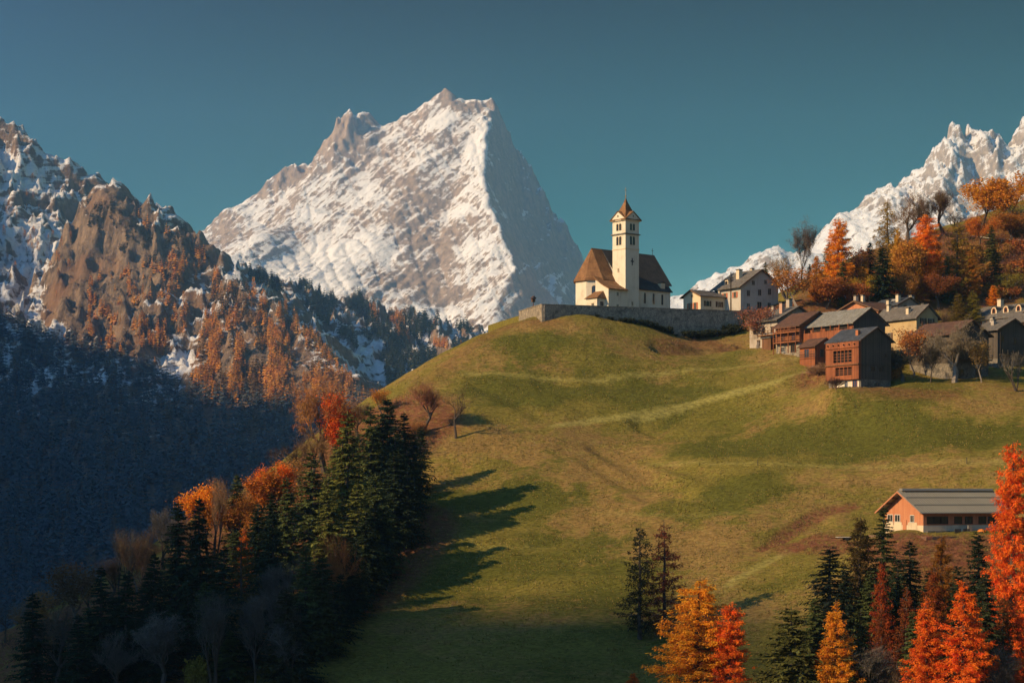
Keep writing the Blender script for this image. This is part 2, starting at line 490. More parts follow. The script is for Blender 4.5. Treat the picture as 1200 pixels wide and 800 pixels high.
for pp, w, k in ((((648, 498), (700, 491), (760, 482), (820, 470), (870, 457), (910, 446), (950, 434)), 0.6, 0.85),
                 (((545, 437), (600, 440), (680, 441), (760, 437), (820, 432), (880, 428), (935, 420)), 0.3, 0.6),
                 (((760, 541), (850, 543), (960, 546), (1060, 545), (1190, 541)), 0.5, 0.45),
                 (((852, 686), (880, 669), (905, 655), (935, 641)), 0.6, 0.7), (((480, 592), (560, 640), (640, 642)), 0.4, 0.3),
                 (((700, 600), (800, 605), (900, 600)), 0.3, 0.25)):
    track = np.maximum(track, k * stroke(pp, w))
ex = stroke(((894, 637), (920, 622), (945, 607), (970, 598), (1000, 592)), 0.9)
earth = np.maximum(earth, ex)
for pp, w, k in ((((930, 640), (960, 632), (1000, 640)), 2.0, 1.0), (((1045, 640), (1080, 642), (1120, 645), (1165, 648)), 4.0, 1.0),
                 (((1050, 660), (1100, 668), (1150, 670)), 4.5, 0.85), (((780, 402), (830, 402), (870, 408)), 1.6, 0.7), (((1000, 458), (1060, 460), (1110, 462)), 1.2, 0.6),
                 (((560, 400), (600, 380), (640, 377)), 1.2, 0.5), (((950, 440), (975, 436), (1000, 446)), 2.0, 0.9),
                 (((930, 352), (985, 330), (1040, 300), (1090, 283), (1140, 270), (1198, 262)), 9.0, 0.8), (((1100, 340), (1150, 320), (1195, 310)), 16.0, 1.0),
                 (((960, 360), (1040, 345), (1100, 330), (1190, 300)), 12.0, 1.0), (((470, 470), (500, 445), (540, 415)), 1.2, 0.35), (((10, 750), (120, 712), (240, 664), (345, 574), (420, 520), (455, 500)), 13.0, 1.0), (((60, 790), (200, 760), (330, 700), (420, 620)), 16.0, 1.0)):
    earth = np.maximum(earth, k * stroke(pp, w, 3.0))
for pp, w, dpt in ((((700, 524), (735, 543), (768, 564), (800, 580)), 0.9, 0.9), (((690, 538), (728, 560), (765, 582)), 0.7, 0.7), (((725, 526), (790, 548), (850, 566)), 0.6, 0.5),
                   (((778, 408), (830, 411), (872, 406)), 1.6, 1.7), (((760, 494), (820, 483), (880, 467), (945, 447)), 2.2, 1.5), (((640, 446), (720, 448), (800, 443)), 1.6, 0.7),
                   (((560, 452), (600, 470), (640, 492)), 0.8, 0.5), (((630, 410), (680, 430), (720, 446)), 0.8, 0.45), (((520, 680), (545, 655), (560, 640)), 0.8, 0.5), (((880, 640), (920, 628), (960, 612)), 1.2, 0.9)):
    GZ -= dpt * stroke(pp, w, 2.2)
# the bank, wheel ruts and worn path are real relief too
GZ -= 0.10 * np.clip(track, 0, 1) + 0.35 * ex
GZ += 0.5 * np.clip(earth, 0, 1) * fbm(GX / 2.2, GY / 2.2, 3, 0.6, 77)
ground_hf = HF(gx, gy, GZ)

def m_ground():
    t = NT('meadow_ground'); p = t.pos()
    a_dry, a_lush, a_tr, a_ea = (t.attr(n) for n in ('dry', 'lush', 'track', 'earth'))
    n1 = t.noise(p, 0.09, 5, 0.6); n2 = t.noise(p, 0.5, 5, 0.65); n3 = t.noise(p, 2.6, 4, 0.7)
    st = t.noise(t.mapping(p, (0.35, 1.6, 1.6), (0, 0, 0.45)), 1.2, 5, 0.7)
    d = t.math('ADD', t.math('MULTIPLY', a_dry, 0.65), t.math('ADD', t.math('MULTIPLY', t.math('SUBTRACT', n2, 0.5), 1.3), t.math('MULTIPLY', t.math('SUBTRACT', st, 0.5), 1.5)))
    c = t.mix(t.ss(t.math('ADD', a_lush, t.math('SUBTRACT', n1, 0.5)), 0.0, 0.9), (0.225, 0.185, 0.038), (0.125, 0.122, 0.022))
    c = t.mix(t.ss(d, 0.15, 0.85), c, (0.33, 0.225, 0.068))
    c = t.mix(t.math('MULTIPLY', t.ss(t.math('ADD', n2, t.math('MULTIPLY', a_dry, 0.22)), 0.62, 0.82), 0.5), c, (0.25, 0.145, 0.055))
    c = t.mix(t.math('MULTIPLY', a_tr, 0.9), c, (0.38, 0.33, 0.095))
    ea = t.math('MULTIPLY', a_ea, t.ss(t.noise(p, 0.7, 5, 0.7), 0.25, 0.55))
    c = t.mix(ea, c, t.mix(n3, (0.17, 0.065, 0.032), (0.28, 0.13, 0.065)))
    n4 = t.noise(t.mapping(p, (0.8, 1.7, 1.7)), 1.3, 6, 0.75)
    c = t.mix(t.ss(n4, 0.36, 0.60), t.mix(1.0, c, (0.50, 0.50, 0.46), 'MULTIPLY'), c)
    c = t.mix(t.math('MULTIPLY', t.ss(n3, 0.52, 0.78), 0.5), c, t.mix(1.0, c, (1.5, 1.4, 1.3), 'MULTIPLY'))
    h = t.math('ADD', t.math('MULTIPLY', n3, 0.5), t.math('ADD', n4, t.math('ADD', n2, st)))
    return t.surf(c, 0.95, t.bump(h, 0.9, 0.35), 0.05)

M_GROUND = m_ground()
gm = ground_hf.mesh('ground', M_GROUND)
for nm, A in (('dry', dry), ('lush', lush), ('track', track), ('earth', earth)):
    at_ = gm.attributes.new(nm, 'FLOAT', 'POINT'); at_.data.foreach_set('value', np.clip(A, 0, 1.3).astype(np.float32).ravel())
ground = link(bpy.data.objects.new('ground', gm)); tag(ground, 'steep green and straw coloured meadow hill', kind='structure')

# ------------------------------------------------------------------ mountains
def m_rock_snow(name, rock_a, rock_b, snow=(0.80, 0.80, 0.80), lo=0.45, hi=0.7, streak=(0, 0, 0), sc=1.0, tree_green=None, snow_amt=0.0, warm=None, attr=None, bump=0.55):
    t = NT(name); p = t.pos()
    g = t.new('ShaderNodeNewGeometry'); sep = t.new('ShaderNodeSeparateXYZ'); t.lk(g.outputs['Normal'], sep.inputs[0])
    big = t.noise(p, 0.004 * sc, 6, 0.6)
    fine = t.noise(p, 0.03 * sc, 7, 0.72)
    pr = t.mapping(p, (1, 1, 1), streak)
    stk = t.noise(t.mapping(pr, (0.0045 * sc, 0.006 * sc, 0.05 * sc)), 1.0, 7, 0.7, 0.4)
    ver = t.noise(t.mapping(p, (0.045 * sc, 0.03 * sc, 0.004 * sc), (0, 0.25, 0)), 1.0, 6, 0.66)
    k = t.math('ADD', t.math('MULTIPLY', sep.outputs['Z'], 0.95), t.math('MULTIPLY', t.math('SUBTRACT', fine, 0.5), 0.75))
    k = t.math('ADD', k, t.math('MULTIPLY', t.math('SUBTRACT', stk, 0.5), 1.15))
    k = t.math('ADD', k, t.math('MULTIPLY', t.math('SUBTRACT', big, 0.5), 0.9))
    k = t.math('ADD', k, t.math('MULTIPLY', t.math('SUBTRACT', ver, 0.5), 0.55))
    if attr: k = t.math('ADD', k, t.attr(attr))
    k = t.math('ADD', k, snow_amt)
    s = t.ss(k, lo, hi)
    rk = t.mix(t.ss(t.math('ADD', t.math('MULTIPLY', ver, 0.6), t.math('MULTIPLY', fine, 0.5)), 0.36, 0.72), rock_a, rock_b)
    if warm: rk = t.mix(t.math('MULTIPLY', t.ss(big, 0.45, 0.62), 0.6), rk, warm)
    c = t.mix(s, rk, snow)
    h = t.math('ADD', t.math('ADD', fine, stk), t.math('MULTIPLY', ver, 0.8))
    return t.surf(c, 0.9, t.bump(h, bump, 14.0 / sc), 0.1)

def smooth_mesh(hf, name, mat, label, **attrs):
    me = hf.mesh(name, mat)
    for nm, A in attrs.items():
        at_ = me.attributes.new(nm, 'FLOAT', 'POINT'); at_.data.foreach_set('value', A.astype(np.float32).ravel())
    o = link(bpy.data.objects.new(name, me)); tag(o, label, kind='structure'); return o

# ---- big snow mountain
pts, eds = [], []
chain(pts, eds, [(150, 330, 5600), (205, 300, 5700), (240, 271, 5750), (263, 245, 5800), (290, 240, 5850), (309, 217, 5900), (318, 203, 5900), (345, 193, 5900), (355, 209, 5900), (372, 186, 5950), (379, 160, 5950), (396, 141, 5950),
                   (420, 128, 5980), (433, 134, 6000), (451, 149, 6000), (482, 131, 6000), (505, 114, 6000), (522, 103, 6000), (532, 108, 6000), (536, 118, 6000), (560, 113, 6000), (576, 113, 6000), (584, 119, 6000)])
i = len(pts) - 1
chain(pts, eds, [(592, 140, 6010), (600, 160, 6020), (612, 188, 6030), (628, 212, 6040), (640, 232, 6050), (655, 254, 6050), (672, 275, 6050), (682, 296, 6050), (690, 330, 6050), (720, 390, 6000), (800, 450, 6000)])
eds.append((i, i + 1))
j = len(pts)
chain(pts, eds, [(578, 140, 5900), (570, 165, 5760), (567, 200, 5580), (574, 240, 5390), (588, 268, 5250), (604, 290, 5140), (606, 310, 5040), (594, 335, 4940), (582, 360, 4840), (572, 400, 4680), (560, 470, 4450)])
eds.append((i, j))
for L in ([(530, 125, 5940), (505, 170, 5780), (480, 220, 5600), (455, 270, 5400), (430, 310, 5200), (400, 360, 4900), (370, 430, 4600)],
          [(451, 160, 5940), (430, 200, 5800), (395, 250, 5600), (350, 300, 5350), (310, 340, 5000), (280, 400, 4700)],
          [(350, 215, 5850), (335, 240, 5700), (345, 262, 5550), (310, 278, 5350), (270, 310, 5150), (230, 370, 4800)],
          [(560, 135, 5900), (540, 190, 5720), (525, 250, 5500), (515, 300, 5280), (520, 350, 5020), (500, 420, 4700)]):
    chain(pts, eds, L)
pts += pxpts([(640, 262, 5960), (612, 240, 5900), (645, 300, 5820), (640, 340, 5640), (668, 310, 5930), (622, 330, 5480), (612, 380, 5120), (660, 370, 5560), (700, 420, 5400), (650, 440, 4800), (600, 200, 5950), (610, 290, 5700),
              (480, 160, 5900), (410, 150, 5900), (395, 175, 5850), (290, 260, 5700), (120, 400, 5000), (120, 460, 4500), (900, 480, 5200)])
bx = lambda px, Y: (px - 600) / F * Y
xs = np.arange(-1350, 760, 5.6); ys = np.arange(4450, 6500, 5.6)
for (x, y, z) in ((-1400, 4400, 250), (-1400, 6000, 500), (800, 4400, 200), (800, 6000, 250), (-1400, 6800, 300), (800, 6800, 200), (-700, 6800, 450), (0, 6800, 650), (-300, 6800, 700), (-500, 4400, 260), (0, 4400, 230), (400, 4400, 200)):
    pts.append((x, y, z))
MX, MY = np.meshgrid(xs, ys)
wx = MX + 60 * fbm(MX / 420, MY / 420, 3, 0.5, 201); wy = MY + 60 * fbm(MX / 420 + 7, MY / 420, 3, 0.5, 203)
Zb = blur(net(pts, eds, xs, ys), 6)
hgt = np.clip((Zb - 350) / 500, 0, 1)
Zm = Zb + 12 * (ridged(wx / 420, wy / 360, 3, 0.5, 211) - 0.75) + 7 * (ridged((MX * 0.75 - Zb * 0.6 + 25 * fbm(MX / 150, Zb / 150, 3, 0.5, 215)) / 70, (MX * 0.6 + Zb * 0.75) / 420, 4, 0.62, 221) - 0.7) + 4 * fbm(MX / 24, MY / 24, 4, 0.6, 231)
wst = Zb * 0.64 - MX * 0.77 + 26 * fbm(MX / 130, Zb / 130, 4, 0.55, 251)
Zm = Zm + 0.30 * strata(wst, 30, 3.5) * np.clip(0.6 + 1.6 * fbm(MX / 240, MY / 240, 3, 0.5, 253), 0, 1.2) + 7 * cracks((MX + 0.5 * Zb) / 60, Zb / 210, 255)
big_hf = HF(xs, ys, Zm)
for px, py, rad, amp in ((345, 203, 75, 15), (392, 158, 95, 19), (412, 136, 70, 16), (526, 108, 45, 5), (320, 214, 60, 12), (595, 150, 70, 26), (625, 215, 80, 26), (660, 270, 80, 26)):
    x_, y_, z_, ok_ = big_hf.hit([px], [py + 4], 4500, 6500, 900)
    if ok_[0]:
        w_ = np.clip(1.25 - np.hypot(MX - x_[0], (MY - y_[0]) * 0.7) / rad, 0, 1)
        Zm = Zm + w_ * amp * (ridged(MX / 85 + 3, MY / 100, 4, 0.62, 261) - 0.85)
big_hf = HF(xs, ys, Zm)
# more rock on the rough lower-middle band and on the summit knobs, snow fields between
sn = np.zeros(Zm.shape)
def mblob(hf, A, px, py, rx, ry, amt, y0, y1):
    x, y, z, ok = hf.hit([px], [py], y0, y1, 900)
    if ok[0]:
        X, Yy = np.meshgrid(hf.xs, hf.ys)
        r = np.sqrt(((X - x[0]) / rx) ** 2 + ((hf.Z - z[0]) / ry) ** 2) + 0.5 * fbm(X / 130, hf.Z / 90, 3, 0.6, 241)
        A += amt * np.clip(1.2 - r, 0, 1) * (np.abs(Yy - y[0]) < 700)
for a in ((475, 330, 160, 90, -0.34), (500, 270, 130, 110, -0.2), (450, 240, 150, 60, -0.16), (420, 350, 90, 50, -0.1), (340, 205, 60, 35, -0.7), (400, 150, 60, 60, -0.6), (526, 110, 28, 28, -0.9), (325, 270, 110, 40, -0.2), (265, 280, 90, 60, -0.25), (545, 125, 60, 25, -0.25),
          (410, 300, 150, 60, 0.25), (360, 330, 180, 60, 0.25), (480, 370, 140, 40, 0.2), (560, 180, 70, 110, 0.2), (510, 140, 70, 50, 0.2), (590, 230, 80, 160, 0.1), (650, 285, 70, 110, -0.14), (620, 270, 80, 160, -0.08), (540, 340, 120, 50, -0.18)):
    mblob(big_hf, sn, a[0], a[1], a[2], a[3], a[4], 4500, 6650)
M_BIG = m_rock_snow('snowy_mountain_rock', (0.19, 0.132, 0.09), (0.44, 0.315, 0.20), snow=(0.82, 0.79, 0.73), lo=0.60, hi=0.77, sc=1.9, bump=0.6, streak=(0.0, 0.85, 0.0), attr='snowfall', snow_amt=0.02)
smooth_mesh(big_hf, 'mountain', M_BIG, 'huge snow covered mountain with a shaded right flank behind the church', snowfall=sn)

# ---- jagged mountain on the right
pts, eds = [], []
chain(pts, eds, [(560, 430, 6300), (700, 385, 6300), (790, 350, 6300), (832, 333, 6300), (860, 312, 6350), (885, 298, 6350), (905, 289, 6400), (920, 289, 6450), (938, 297, 6550), (950, 285, 6600), (962, 272, 6650), (985, 250, 6700), (1005, 238, 6750), (1030, 224, 6800), (1046, 210, 6800),
                   (1060, 199, 6850), (1076, 183, 6850), (1092, 172, 6900), (1103, 160, 6900), (1114, 146, 6900), (1124, 158, 6900), (1129, 168, 6900), (1136, 156, 6900), (1150, 152, 6900), (1165, 152, 6900), (1180, 160, 6900), (1186, 166, 6900), (1192, 154, 6900), (1205, 150, 6900), (1250, 130, 6900), (1350, 120, 6900), (1500, 160, 6900)])
for L in ([(905, 296, 6300), (925, 330, 6150), (960, 380, 5950)], [(1046, 222, 6650), (1035, 260, 6450), (1010, 310, 6250), (1000, 380, 6000)],
          [(1110, 165, 6800), (1100, 200, 6650), (1110, 250, 6450), (1095, 300, 6200)], [(1155, 165, 6800), (1165, 210, 6600), (1150, 260, 6400)],
          [(1075, 200, 6750), (1068, 235, 6600), (1075, 280, 6350)], [(1205, 170, 6750), (1195, 220, 6500), (1210, 290, 6250)], [(985, 265, 6550), (975, 300, 6350), (960, 350, 6100)]):
    chain(pts, eds, L)
pts += pxpts([(1135, 190, 6760), (1185, 190, 6760), (1090, 190, 6780), (1060, 215, 6750), (1020, 245, 6650), (940, 305, 6450)])
xs = np.arange(0, 2700, 7.0); ys = np.arange(5850, 7300, 7.0)
for (x, y, z) in ((-200, 5750, 350), (3000, 5750, 500), (800, 5750, 450), (1600, 5750, 600), (-200, 7500, 400), (3000, 7500, 800), (1000, 7500, 600), (1800, 7500, 900), (2400, 7500, 900)):
    pts.append((x, y, z))
MX, MY = np.meshgrid(xs, ys)
Zb = blur(net(pts, eds, xs, ys), 3)
wx = MX + 40 * fbm(MX / 300, MY / 300, 3, 0.5, 301); wy = MY + 40 * fbm(MX / 300 + 5, MY / 300, 3, 0.5, 303)
hi_ = np.clip((MX - 1100) / 450, 0.22, 1)
Zm = Zb + hi_ * (55 * (ridged(wx / 260, wy / 420, 4, 0.52, 311) - 0.8) + 34 * (ridged((MX + 20 * fbm(MX / 80, Zb / 80, 3, 0.5, 315)) / 90, (Zb + 0.4 * MY) / 330, 4, 0.58, 321) - 0.7)) + 8 * fbm(MX / 26, MY / 26, 3, 0.6, 331)
Zm = Zm + 0.8 * strata(Zb + 0.35 * MX + 30 * fbm(MX / 120, Zb / 90, 4, 0.55, 351), 58, 3.5) * hi_ + 26 * hi_ * cracks(wx / 85, (Zb + 0.4 * MY) / 260, 353)
jag_hf = HF(xs * 0.76, ys * 0.76, Zm * 0.76)
M_JAG = m_rock_snow('pale_crag_rock', (0.22, 0.175, 0.135), (0.46, 0.37, 0.28), snow=(0.78, 0.77, 0.74), lo=0.50, hi=0.66, streak=(0, 0.5, 0), sc=2.2, snow_amt=0.03, bump=0.8)
smooth_mesh(jag_hf, 'mountain', M_JAG, 'jagged pale rocky mountain ridge dusted with snow above the village')

# ---- cliffs, larch spurs and the shaded forest slope on the left
pts, eds = [], []
chain(pts, eds, [(-260, 60, 3100), (-120, 90, 3050), (-40, 118, 3020), (0, 140, 3000), (20, 152, 2990), (36, 160, 2980), (50, 176, 2970), (58, 198, 2960), (70, 220, 2950), (84, 244, 2930), (100, 270, 2900), (125, 290, 2850), (150, 320, 2800)])
chain(pts, eds, [(101, 250, 2470), (107, 222, 2460), (116, 217, 2460), (140, 219, 2470), (160, 231, 2480), (173, 243, 2480), (200, 248, 2480), (214, 256, 2470), (224, 268, 2450), (240, 288, 2430), (252, 310, 2400), (275, 322, 2370), (300, 338, 2320), (330, 360, 2250), (365, 392, 2150), (395, 425, 2060), (425, 460, 1960), (465, 495, 1850), (520, 540, 1700)])
pts += pxpts([(109, 219, 2510), (118, 214, 2520), (140, 216, 2530), (161, 228, 2540), (175, 240, 2540), (200, 245, 2540), (215, 253, 2530), (226, 265, 2510), (243, 286, 2490), (256, 308, 2460)])
chain(pts, eds, [(252, 318, 2900), (290, 317, 3050), (320, 326, 3050), (345, 335, 3050), (390, 346, 3050), (430, 352, 3050), (470, 366, 3030), (510, 380, 3000), (545, 388, 3000), (600, 402, 2950), (700, 430, 2900)])
for L in ([(96, 262, 2440), (92, 300, 2400), (80, 350, 2340), (62, 390, 2280)],                                        # left edge of the cliff
          [(150, 262, 2400), (140, 300, 2370), (130, 350, 2320), (112, 395, 2240)],
          [(215, 290, 2390), (205, 330, 2330), (190, 370, 2260), (170, 410, 2180)],
          [(240, 330, 2350), (232, 365, 2300), (216, 420, 2200), (196, 450, 2120)],                                      # couloir
          [(300, 360, 2240), (290, 400, 2140), (275, 440, 2040), (250, 480, 1920)],
          [(330, 390, 2180), (350, 430, 2060), (340, 470, 1940)],
          [(330, 345, 2800), (370, 380, 2620), (410, 415, 2450), (440, 450, 2300), (480, 480, 2150), (540, 520, 1950)],  # floor of the shaded bowl
          [(440, 366, 2960), (470, 378, 2830), (505, 395, 2680), (540, 410, 2550), (580, 440, 2400)],                    # second sunny spur
          [(0, 240, 2850), (30, 260, 2800), (60, 300, 2720), (75, 330, 2650)]):
    chain(pts, eds, L)
pts += pxpts([(420, 385, 2800), (455, 420, 2550), (500, 430, 2450), (545, 450, 2250), (20, 200, 2920), (0, 300, 2680), (-60, 240, 2800), (-150, 260, 2750), (30, 350, 2450), (60, 395, 2210), (-150, 360, 2400), (0, 385, 2200), (125, 420, 2120), (215, 462, 2000), (330, 480, 1930),
              (100, 500, 1850), (0, 500, 1850), (-200, 500, 1850), (0, 620, 1560), (150, 620, 1550), (300, 620, 1500), (420, 570, 1680), (-200, 620, 1560),
              (0, 740, 1300), (200, 740, 1280), (400, 720, 1280), (-300, 740, 1320), (600, 560, 1700), (560, 640, 1450), (700, 500, 2000)])
pts += [(-1550, 1050, -150), (-1000, 1050, -165), (-300, 1050, -170), (300, 1050, -160), (650, 1050, -120), (650, 1800, 60), (650, 2600, 150), (650, 3450, 150), (-1550, 3450, 500), (-800, 3450, 480), (-200, 3450, 280), (200, 3450, 230), (-1550, 2600, 450), (-1550, 1900, 200), (-1550, 1500, 20),
        (-300, 2800, 260), (-420, 2700, 250)]
xs = np.concatenate([np.arange(-1500, -950, 13.0), np.arange(-950, 20, 3.7), np.arange(20, 560, 12.0)]); ys = np.concatenate([np.arange(1080, 1900, 11.0), np.arange(1900, 3060, 3.6), np.arange(3060, 3400, 10.0)])
MX, MY = np.meshgrid(xs, ys)
Zb = blur(net(pts, eds, xs, ys), 3)
wx = MX + 26 * fbm(MX / 180, MY / 180, 3, 0.5, 401); wy = MY + 26 * fbm(MX / 180 + 5, MY / 180, 3, 0.5, 403)
up = np.clip((Zb - 60) / 150, 0.15, 1)
knife = np.clip(1.15 - (Zb - blur(Zb, 60)) / 9.0, 0.22, 1)      # crests keep their line, faces carry the relief
up = up * knife
Zm = Zb + up * (5 * (ridged(wx / 150, wy / 190, 4, 0.5, 411) - 0.75) + 16 * (ridged((MX + 0.25 * Zb + 14 * fbm(MX / 60, Zb / 60, 3, 0.5, 415)) / 46, (Zb + 0.5 * MY) / 190, 4, 0.58, 421) - 0.7) + 7 * (ridged((MX + 6 * fbm(MX / 22, Zb / 30, 3, 0.5, 417)) / 19, (Zb + 0.6 * MY) / 80, 3, 0.6, 423) - 0.7) + 4 * ridged(MX / 90, (Zb + 0.2 * MX) / 22, 3, 0.5, 425)) + 1.6 * fbm(MX / 16, MY / 16, 3, 0.6, 431)
Zm = Zm + up * (0.5 * strata(Zb + 0.18 * MX + 14 * fbm(MX / 55, Zb / 45, 4, 0.55, 451), 24, 3.5) + 11 * cracks((MX + 10 * fbm(MX / 30, Zb / 40, 3, 0.5, 453)) / 24, (Zb + 0.3 * MY) / 120, 455) + 5 * cracks(MX / 10 + 0.05 * Zb, Zb / 34, 457, 3))
cliff_hf = HF(xs, ys, Zm)
sn = np.zeros(Zm.shape)
for a in ((40, 290, 90, 60, 0.42), (20, 200, 110, 70, 0.45), (65, 240, 60, 50, 0.40), (20, 340, 80, 50, 0.3), (85, 250, 60, 40, -0.1), (120, 300, 60, 80, -0.5), (110, 350, 70, 60, -0.45), (180, 320, 50, 60, -0.35), (200, 290, 60, 40, -0.1), (185, 262, 45, 22, 0.3), (135, 235, 40, 22, -0.35), (150, 400, 70, 40, -0.3),
          (210, 425, 20, 60, 0.22), (195, 400, 16, 40, 0.12), (240, 365, 20, 60, 0.06), (300, 400, 80, 60, -0.22), (330, 440, 80, 50, -0.3), (230, 290, 40, 40, -0.3), (60, 385, 30, 20, 0.4), (0, 380, 80, 60, 0.05), (420, 410, 90, 50, 0.15), (450, 450, 90, 50, 0.1), (430, 470, 40, 40, -0.3), (270, 470, 60, 40, -0.2)):
    mblob(cliff_hf, sn, a[0], a[1], a[2], a[3], a[4], 1100, 3400)
sn -= 0.75 * np.clip((150 - Zm) / 170, 0, 1)
M_CLIFF = m_rock_snow('brown_cliff_rock', (0.036, 0.029, 0.024), (0.31, 0.215, 0.14), snow=(0.72, 0.72, 0.73), lo=0.68, hi=0.86, streak=(0, 0.12, 0), sc=2.6, bump=0.9, attr='snowfall', warm=(0.20, 0.10, 0.05))
smooth_mesh(cliff_hf, 'mountain', M_CLIFF, 'brown rock bastion and snow streaked larch slopes on the left', snowfall=sn)

# ---- the range out of frame to the left, whose shadow fills the valley: crest worked back along the sun from the shadow's edge
RX = -1640.0
th = math.tan(SUN_EL); ca, sa = math.cos(SUN_AZ), math.sin(SUN_AZ)
def crest_for(p):
    D = (p[0] - RX) / ca
    return p[1] - D * sa, p[2] + D * th
edge = [(0, 352, 2420), (60, 396, 2220), (130, 415, 2130), (215, 432, 2100), (250, 470, 1960), (320, 480, 1930), (400, 470, 1960)]
prof = []
for e in edge:
    x, y, z, ok = cliff_hf.hit([e[0]], [e[1]], 1100, 3400, 900)
    if ok[0]: prof.append(crest_for((x[0], y[0], z[0])))
for e in ((120, 668, 300), (215, 592, 322), (330, 600, 330), (480, 690, 306), (640, 697, 299), (760, 698, 297), (890, 692, 296), (900, 712, 279), (960, 716, 271)):
    prof.append(crest_for(at(*e)))
prof.append(crest_for(at(820, 815, 240))); prof.append(crest_for(at(1100, 815, 235)))
prof = sorted(prof)
print('tops', [round(float(h.Z.max())) for h in (big_hf, jag_hf, cliff_hf)], [round(float(h.Z.min())) for h in (big_hf, jag_hf, cliff_hf, ground_hf)], float(big_hf.ys.max()))
py_ = np.array([a for a, b in prof]); pz_ = np.array([b for a, b in prof])
xs = np.arange(-2350, -1180, 16.0); ys = np.arange(-1200, 3000, 20.0)
MX, MY = np.meshgrid(xs, ys)
def crest_z(y):
    z = np.interp(y, py_, pz_)
    z = np.where(y > py_[-1], pz_[-1] + (y - py_[-1]) * 0.25, z)
    return np.where(y < py_[0], pz_[0] - (py_[0] - y) * 0.7, z)
cz = crest_z(MY)
drop = np.where(MX > RX, 1.15, 1.0)
Zr = np.maximum(cz - drop * np.abs(MX - RX), -170 + 20 * fbm(MX / 200, MY / 200, 3, 0.5, 501))
Zr = Zr + np.clip(np.abs(MX - RX) / 120, 0.0, 1) * 50 * (ridged(MX / 260, MY / 260, 4, 0.55, 511) - 0.7)
west_hf = HF(xs, ys, Zr)
smooth_mesh(west_hf, 'mountain', M_CLIFF, 'steep wooded range across the valley to the left', snowfall=np.full(Zr.shape, -0.6))

# ------------------------------------------------------------------ air
def build_haze():
    bm = bmesh.new(); bmesh.ops.create_cube(bm, size=1.0)
    lo = Vector((-2400, -1250, -260)); hi = Vector((2180, 6620, 1340))
    for v in bm.verts:
        v.co = Vector([lo[k] + (v.co[k] + 0.5) * (hi[k] - lo[k]) for k in range(3)])
    me = bpy.data.meshes.new('haze'); bm.to_mesh(me); bm.free()
    t = NT('haze_air')
    vol = t.new('ShaderNodeVolumePrincipled')
    vol.inputs['Color'].default_value = (0.32, 0.62, 0.98, 1)
    vol.inputs['Density'].default_value = 1.15e-4
    vol.inputs['Anisotropy'].default_value = 0.6
    t.lk(vol.outputs[0], t.out.inputs['Volume'])
    me.materials.append(t.m)
    o = link(bpy.data.objects.new('haze', me)); tag(o, 'thin blue valley haze', kind='stuff')
build_haze()
# ------------------------------------------------------------------ tree building
M_BARK = m_bark('grey_brown_bark', (0.075, 0.058, 0.045))
M_BARK_PALE = m_bark('pale_bark', (0.22, 0.185, 0.15))
M_BARK_RED = m_bark('reddish_bark', (0.12, 0.07, 0.045))
M_NEEDLE = m_foliage('needles', 0.15, 0.6, 0.5)
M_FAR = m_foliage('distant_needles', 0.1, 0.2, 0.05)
M_LARCH = m_foliage('larch_needles', 0.45, 0.45, 0.45)
M_LEAF = m_foliage('autumn_leaves', 0.35, 0.5, 0.5)
M_TWIG = m_foliage('twigs', 0.0, 0.5, 0.3)

class Geo:
    def __init__(s): s.v, s.q, s.t, s.n = [], [], [], 0
    def quads(s, V):                       # V: (k,4,3)
        k = len(V)
        if not k: return
        s.v.append(V.reshape(-1, 3)); s.q.append(np.arange(4 * k).reshape(k, 4) + s.n); s.n += 4 * k
    def tris(s, V):
        k = len(V)
        if not k: return
        s.v.append(V.reshape(-1, 3)); s.t.append(np.arange(3 * k).reshape(k, 3) + s.n); s.n += 3 * k
    def tubes(s, A, B, ra, rb, sides=3):
        k = len(A)
        if not k: return
        D = B - A; D /= np.maximum(np.linalg.norm(D, axis=1, keepdims=True), 1e-6)
        ref = np.where(np.abs(D[:, 2:3]) < 0.9, np.array([[0, 0, 1.0]]), np.array([[1.0, 0, 0]]))
        U = np.cross(D, ref); U /= np.linalg.norm(U, axis=1, keepdims=True); W = np.cross(D, U)
        an = np.arange(sides) * 2 * PI / sides
        ring = np.cos(an)[None, :, None] * U[:, None] + np.sin(an)[None, :, None] * W[:, None]
        V = np.concatenate([A[:, None] + ring * ra[:, None, None], B[:, None] + ring * rb[:, None, None]], 1)
        base = (np.arange(k) * 2 * sides)[:, None] + s.n
        j = np.arange(sides); j2 = (j + 1) % sides
        q = np.stack([base + j, base + j2, base + sides + j2, base + sides + j], -1).reshape(-1, 4)
        s.v.append(V.reshape(-1, 3)); s.q.append(q); s.n += 2 * sides * k
    def mesh(s, name, mat):
        fl = []
        if s.q: fl.append(np.concatenate(s.q))
        if s.t: fl.append(np.concatenate(s.t))
        return mesh_np(name, np.concatenate(s.v), fl, mat)

def unit(v): return v / np.maximum(np.linalg.norm(v, axis=-1, keepdims=True), 1e-9)

def cards(P, D, N, L, W, curl=0.0):
    """diamond leaf cards from P along D (length L), width W, N roughly the card normal"""
    S = unit(np.cross(D, N)) * W[:, None] * 0.5
    T = P + D * L[:, None]; m = P + D * L[:, None] * 0.45
    return np.stack([P, m + S, T, m - S], 1)

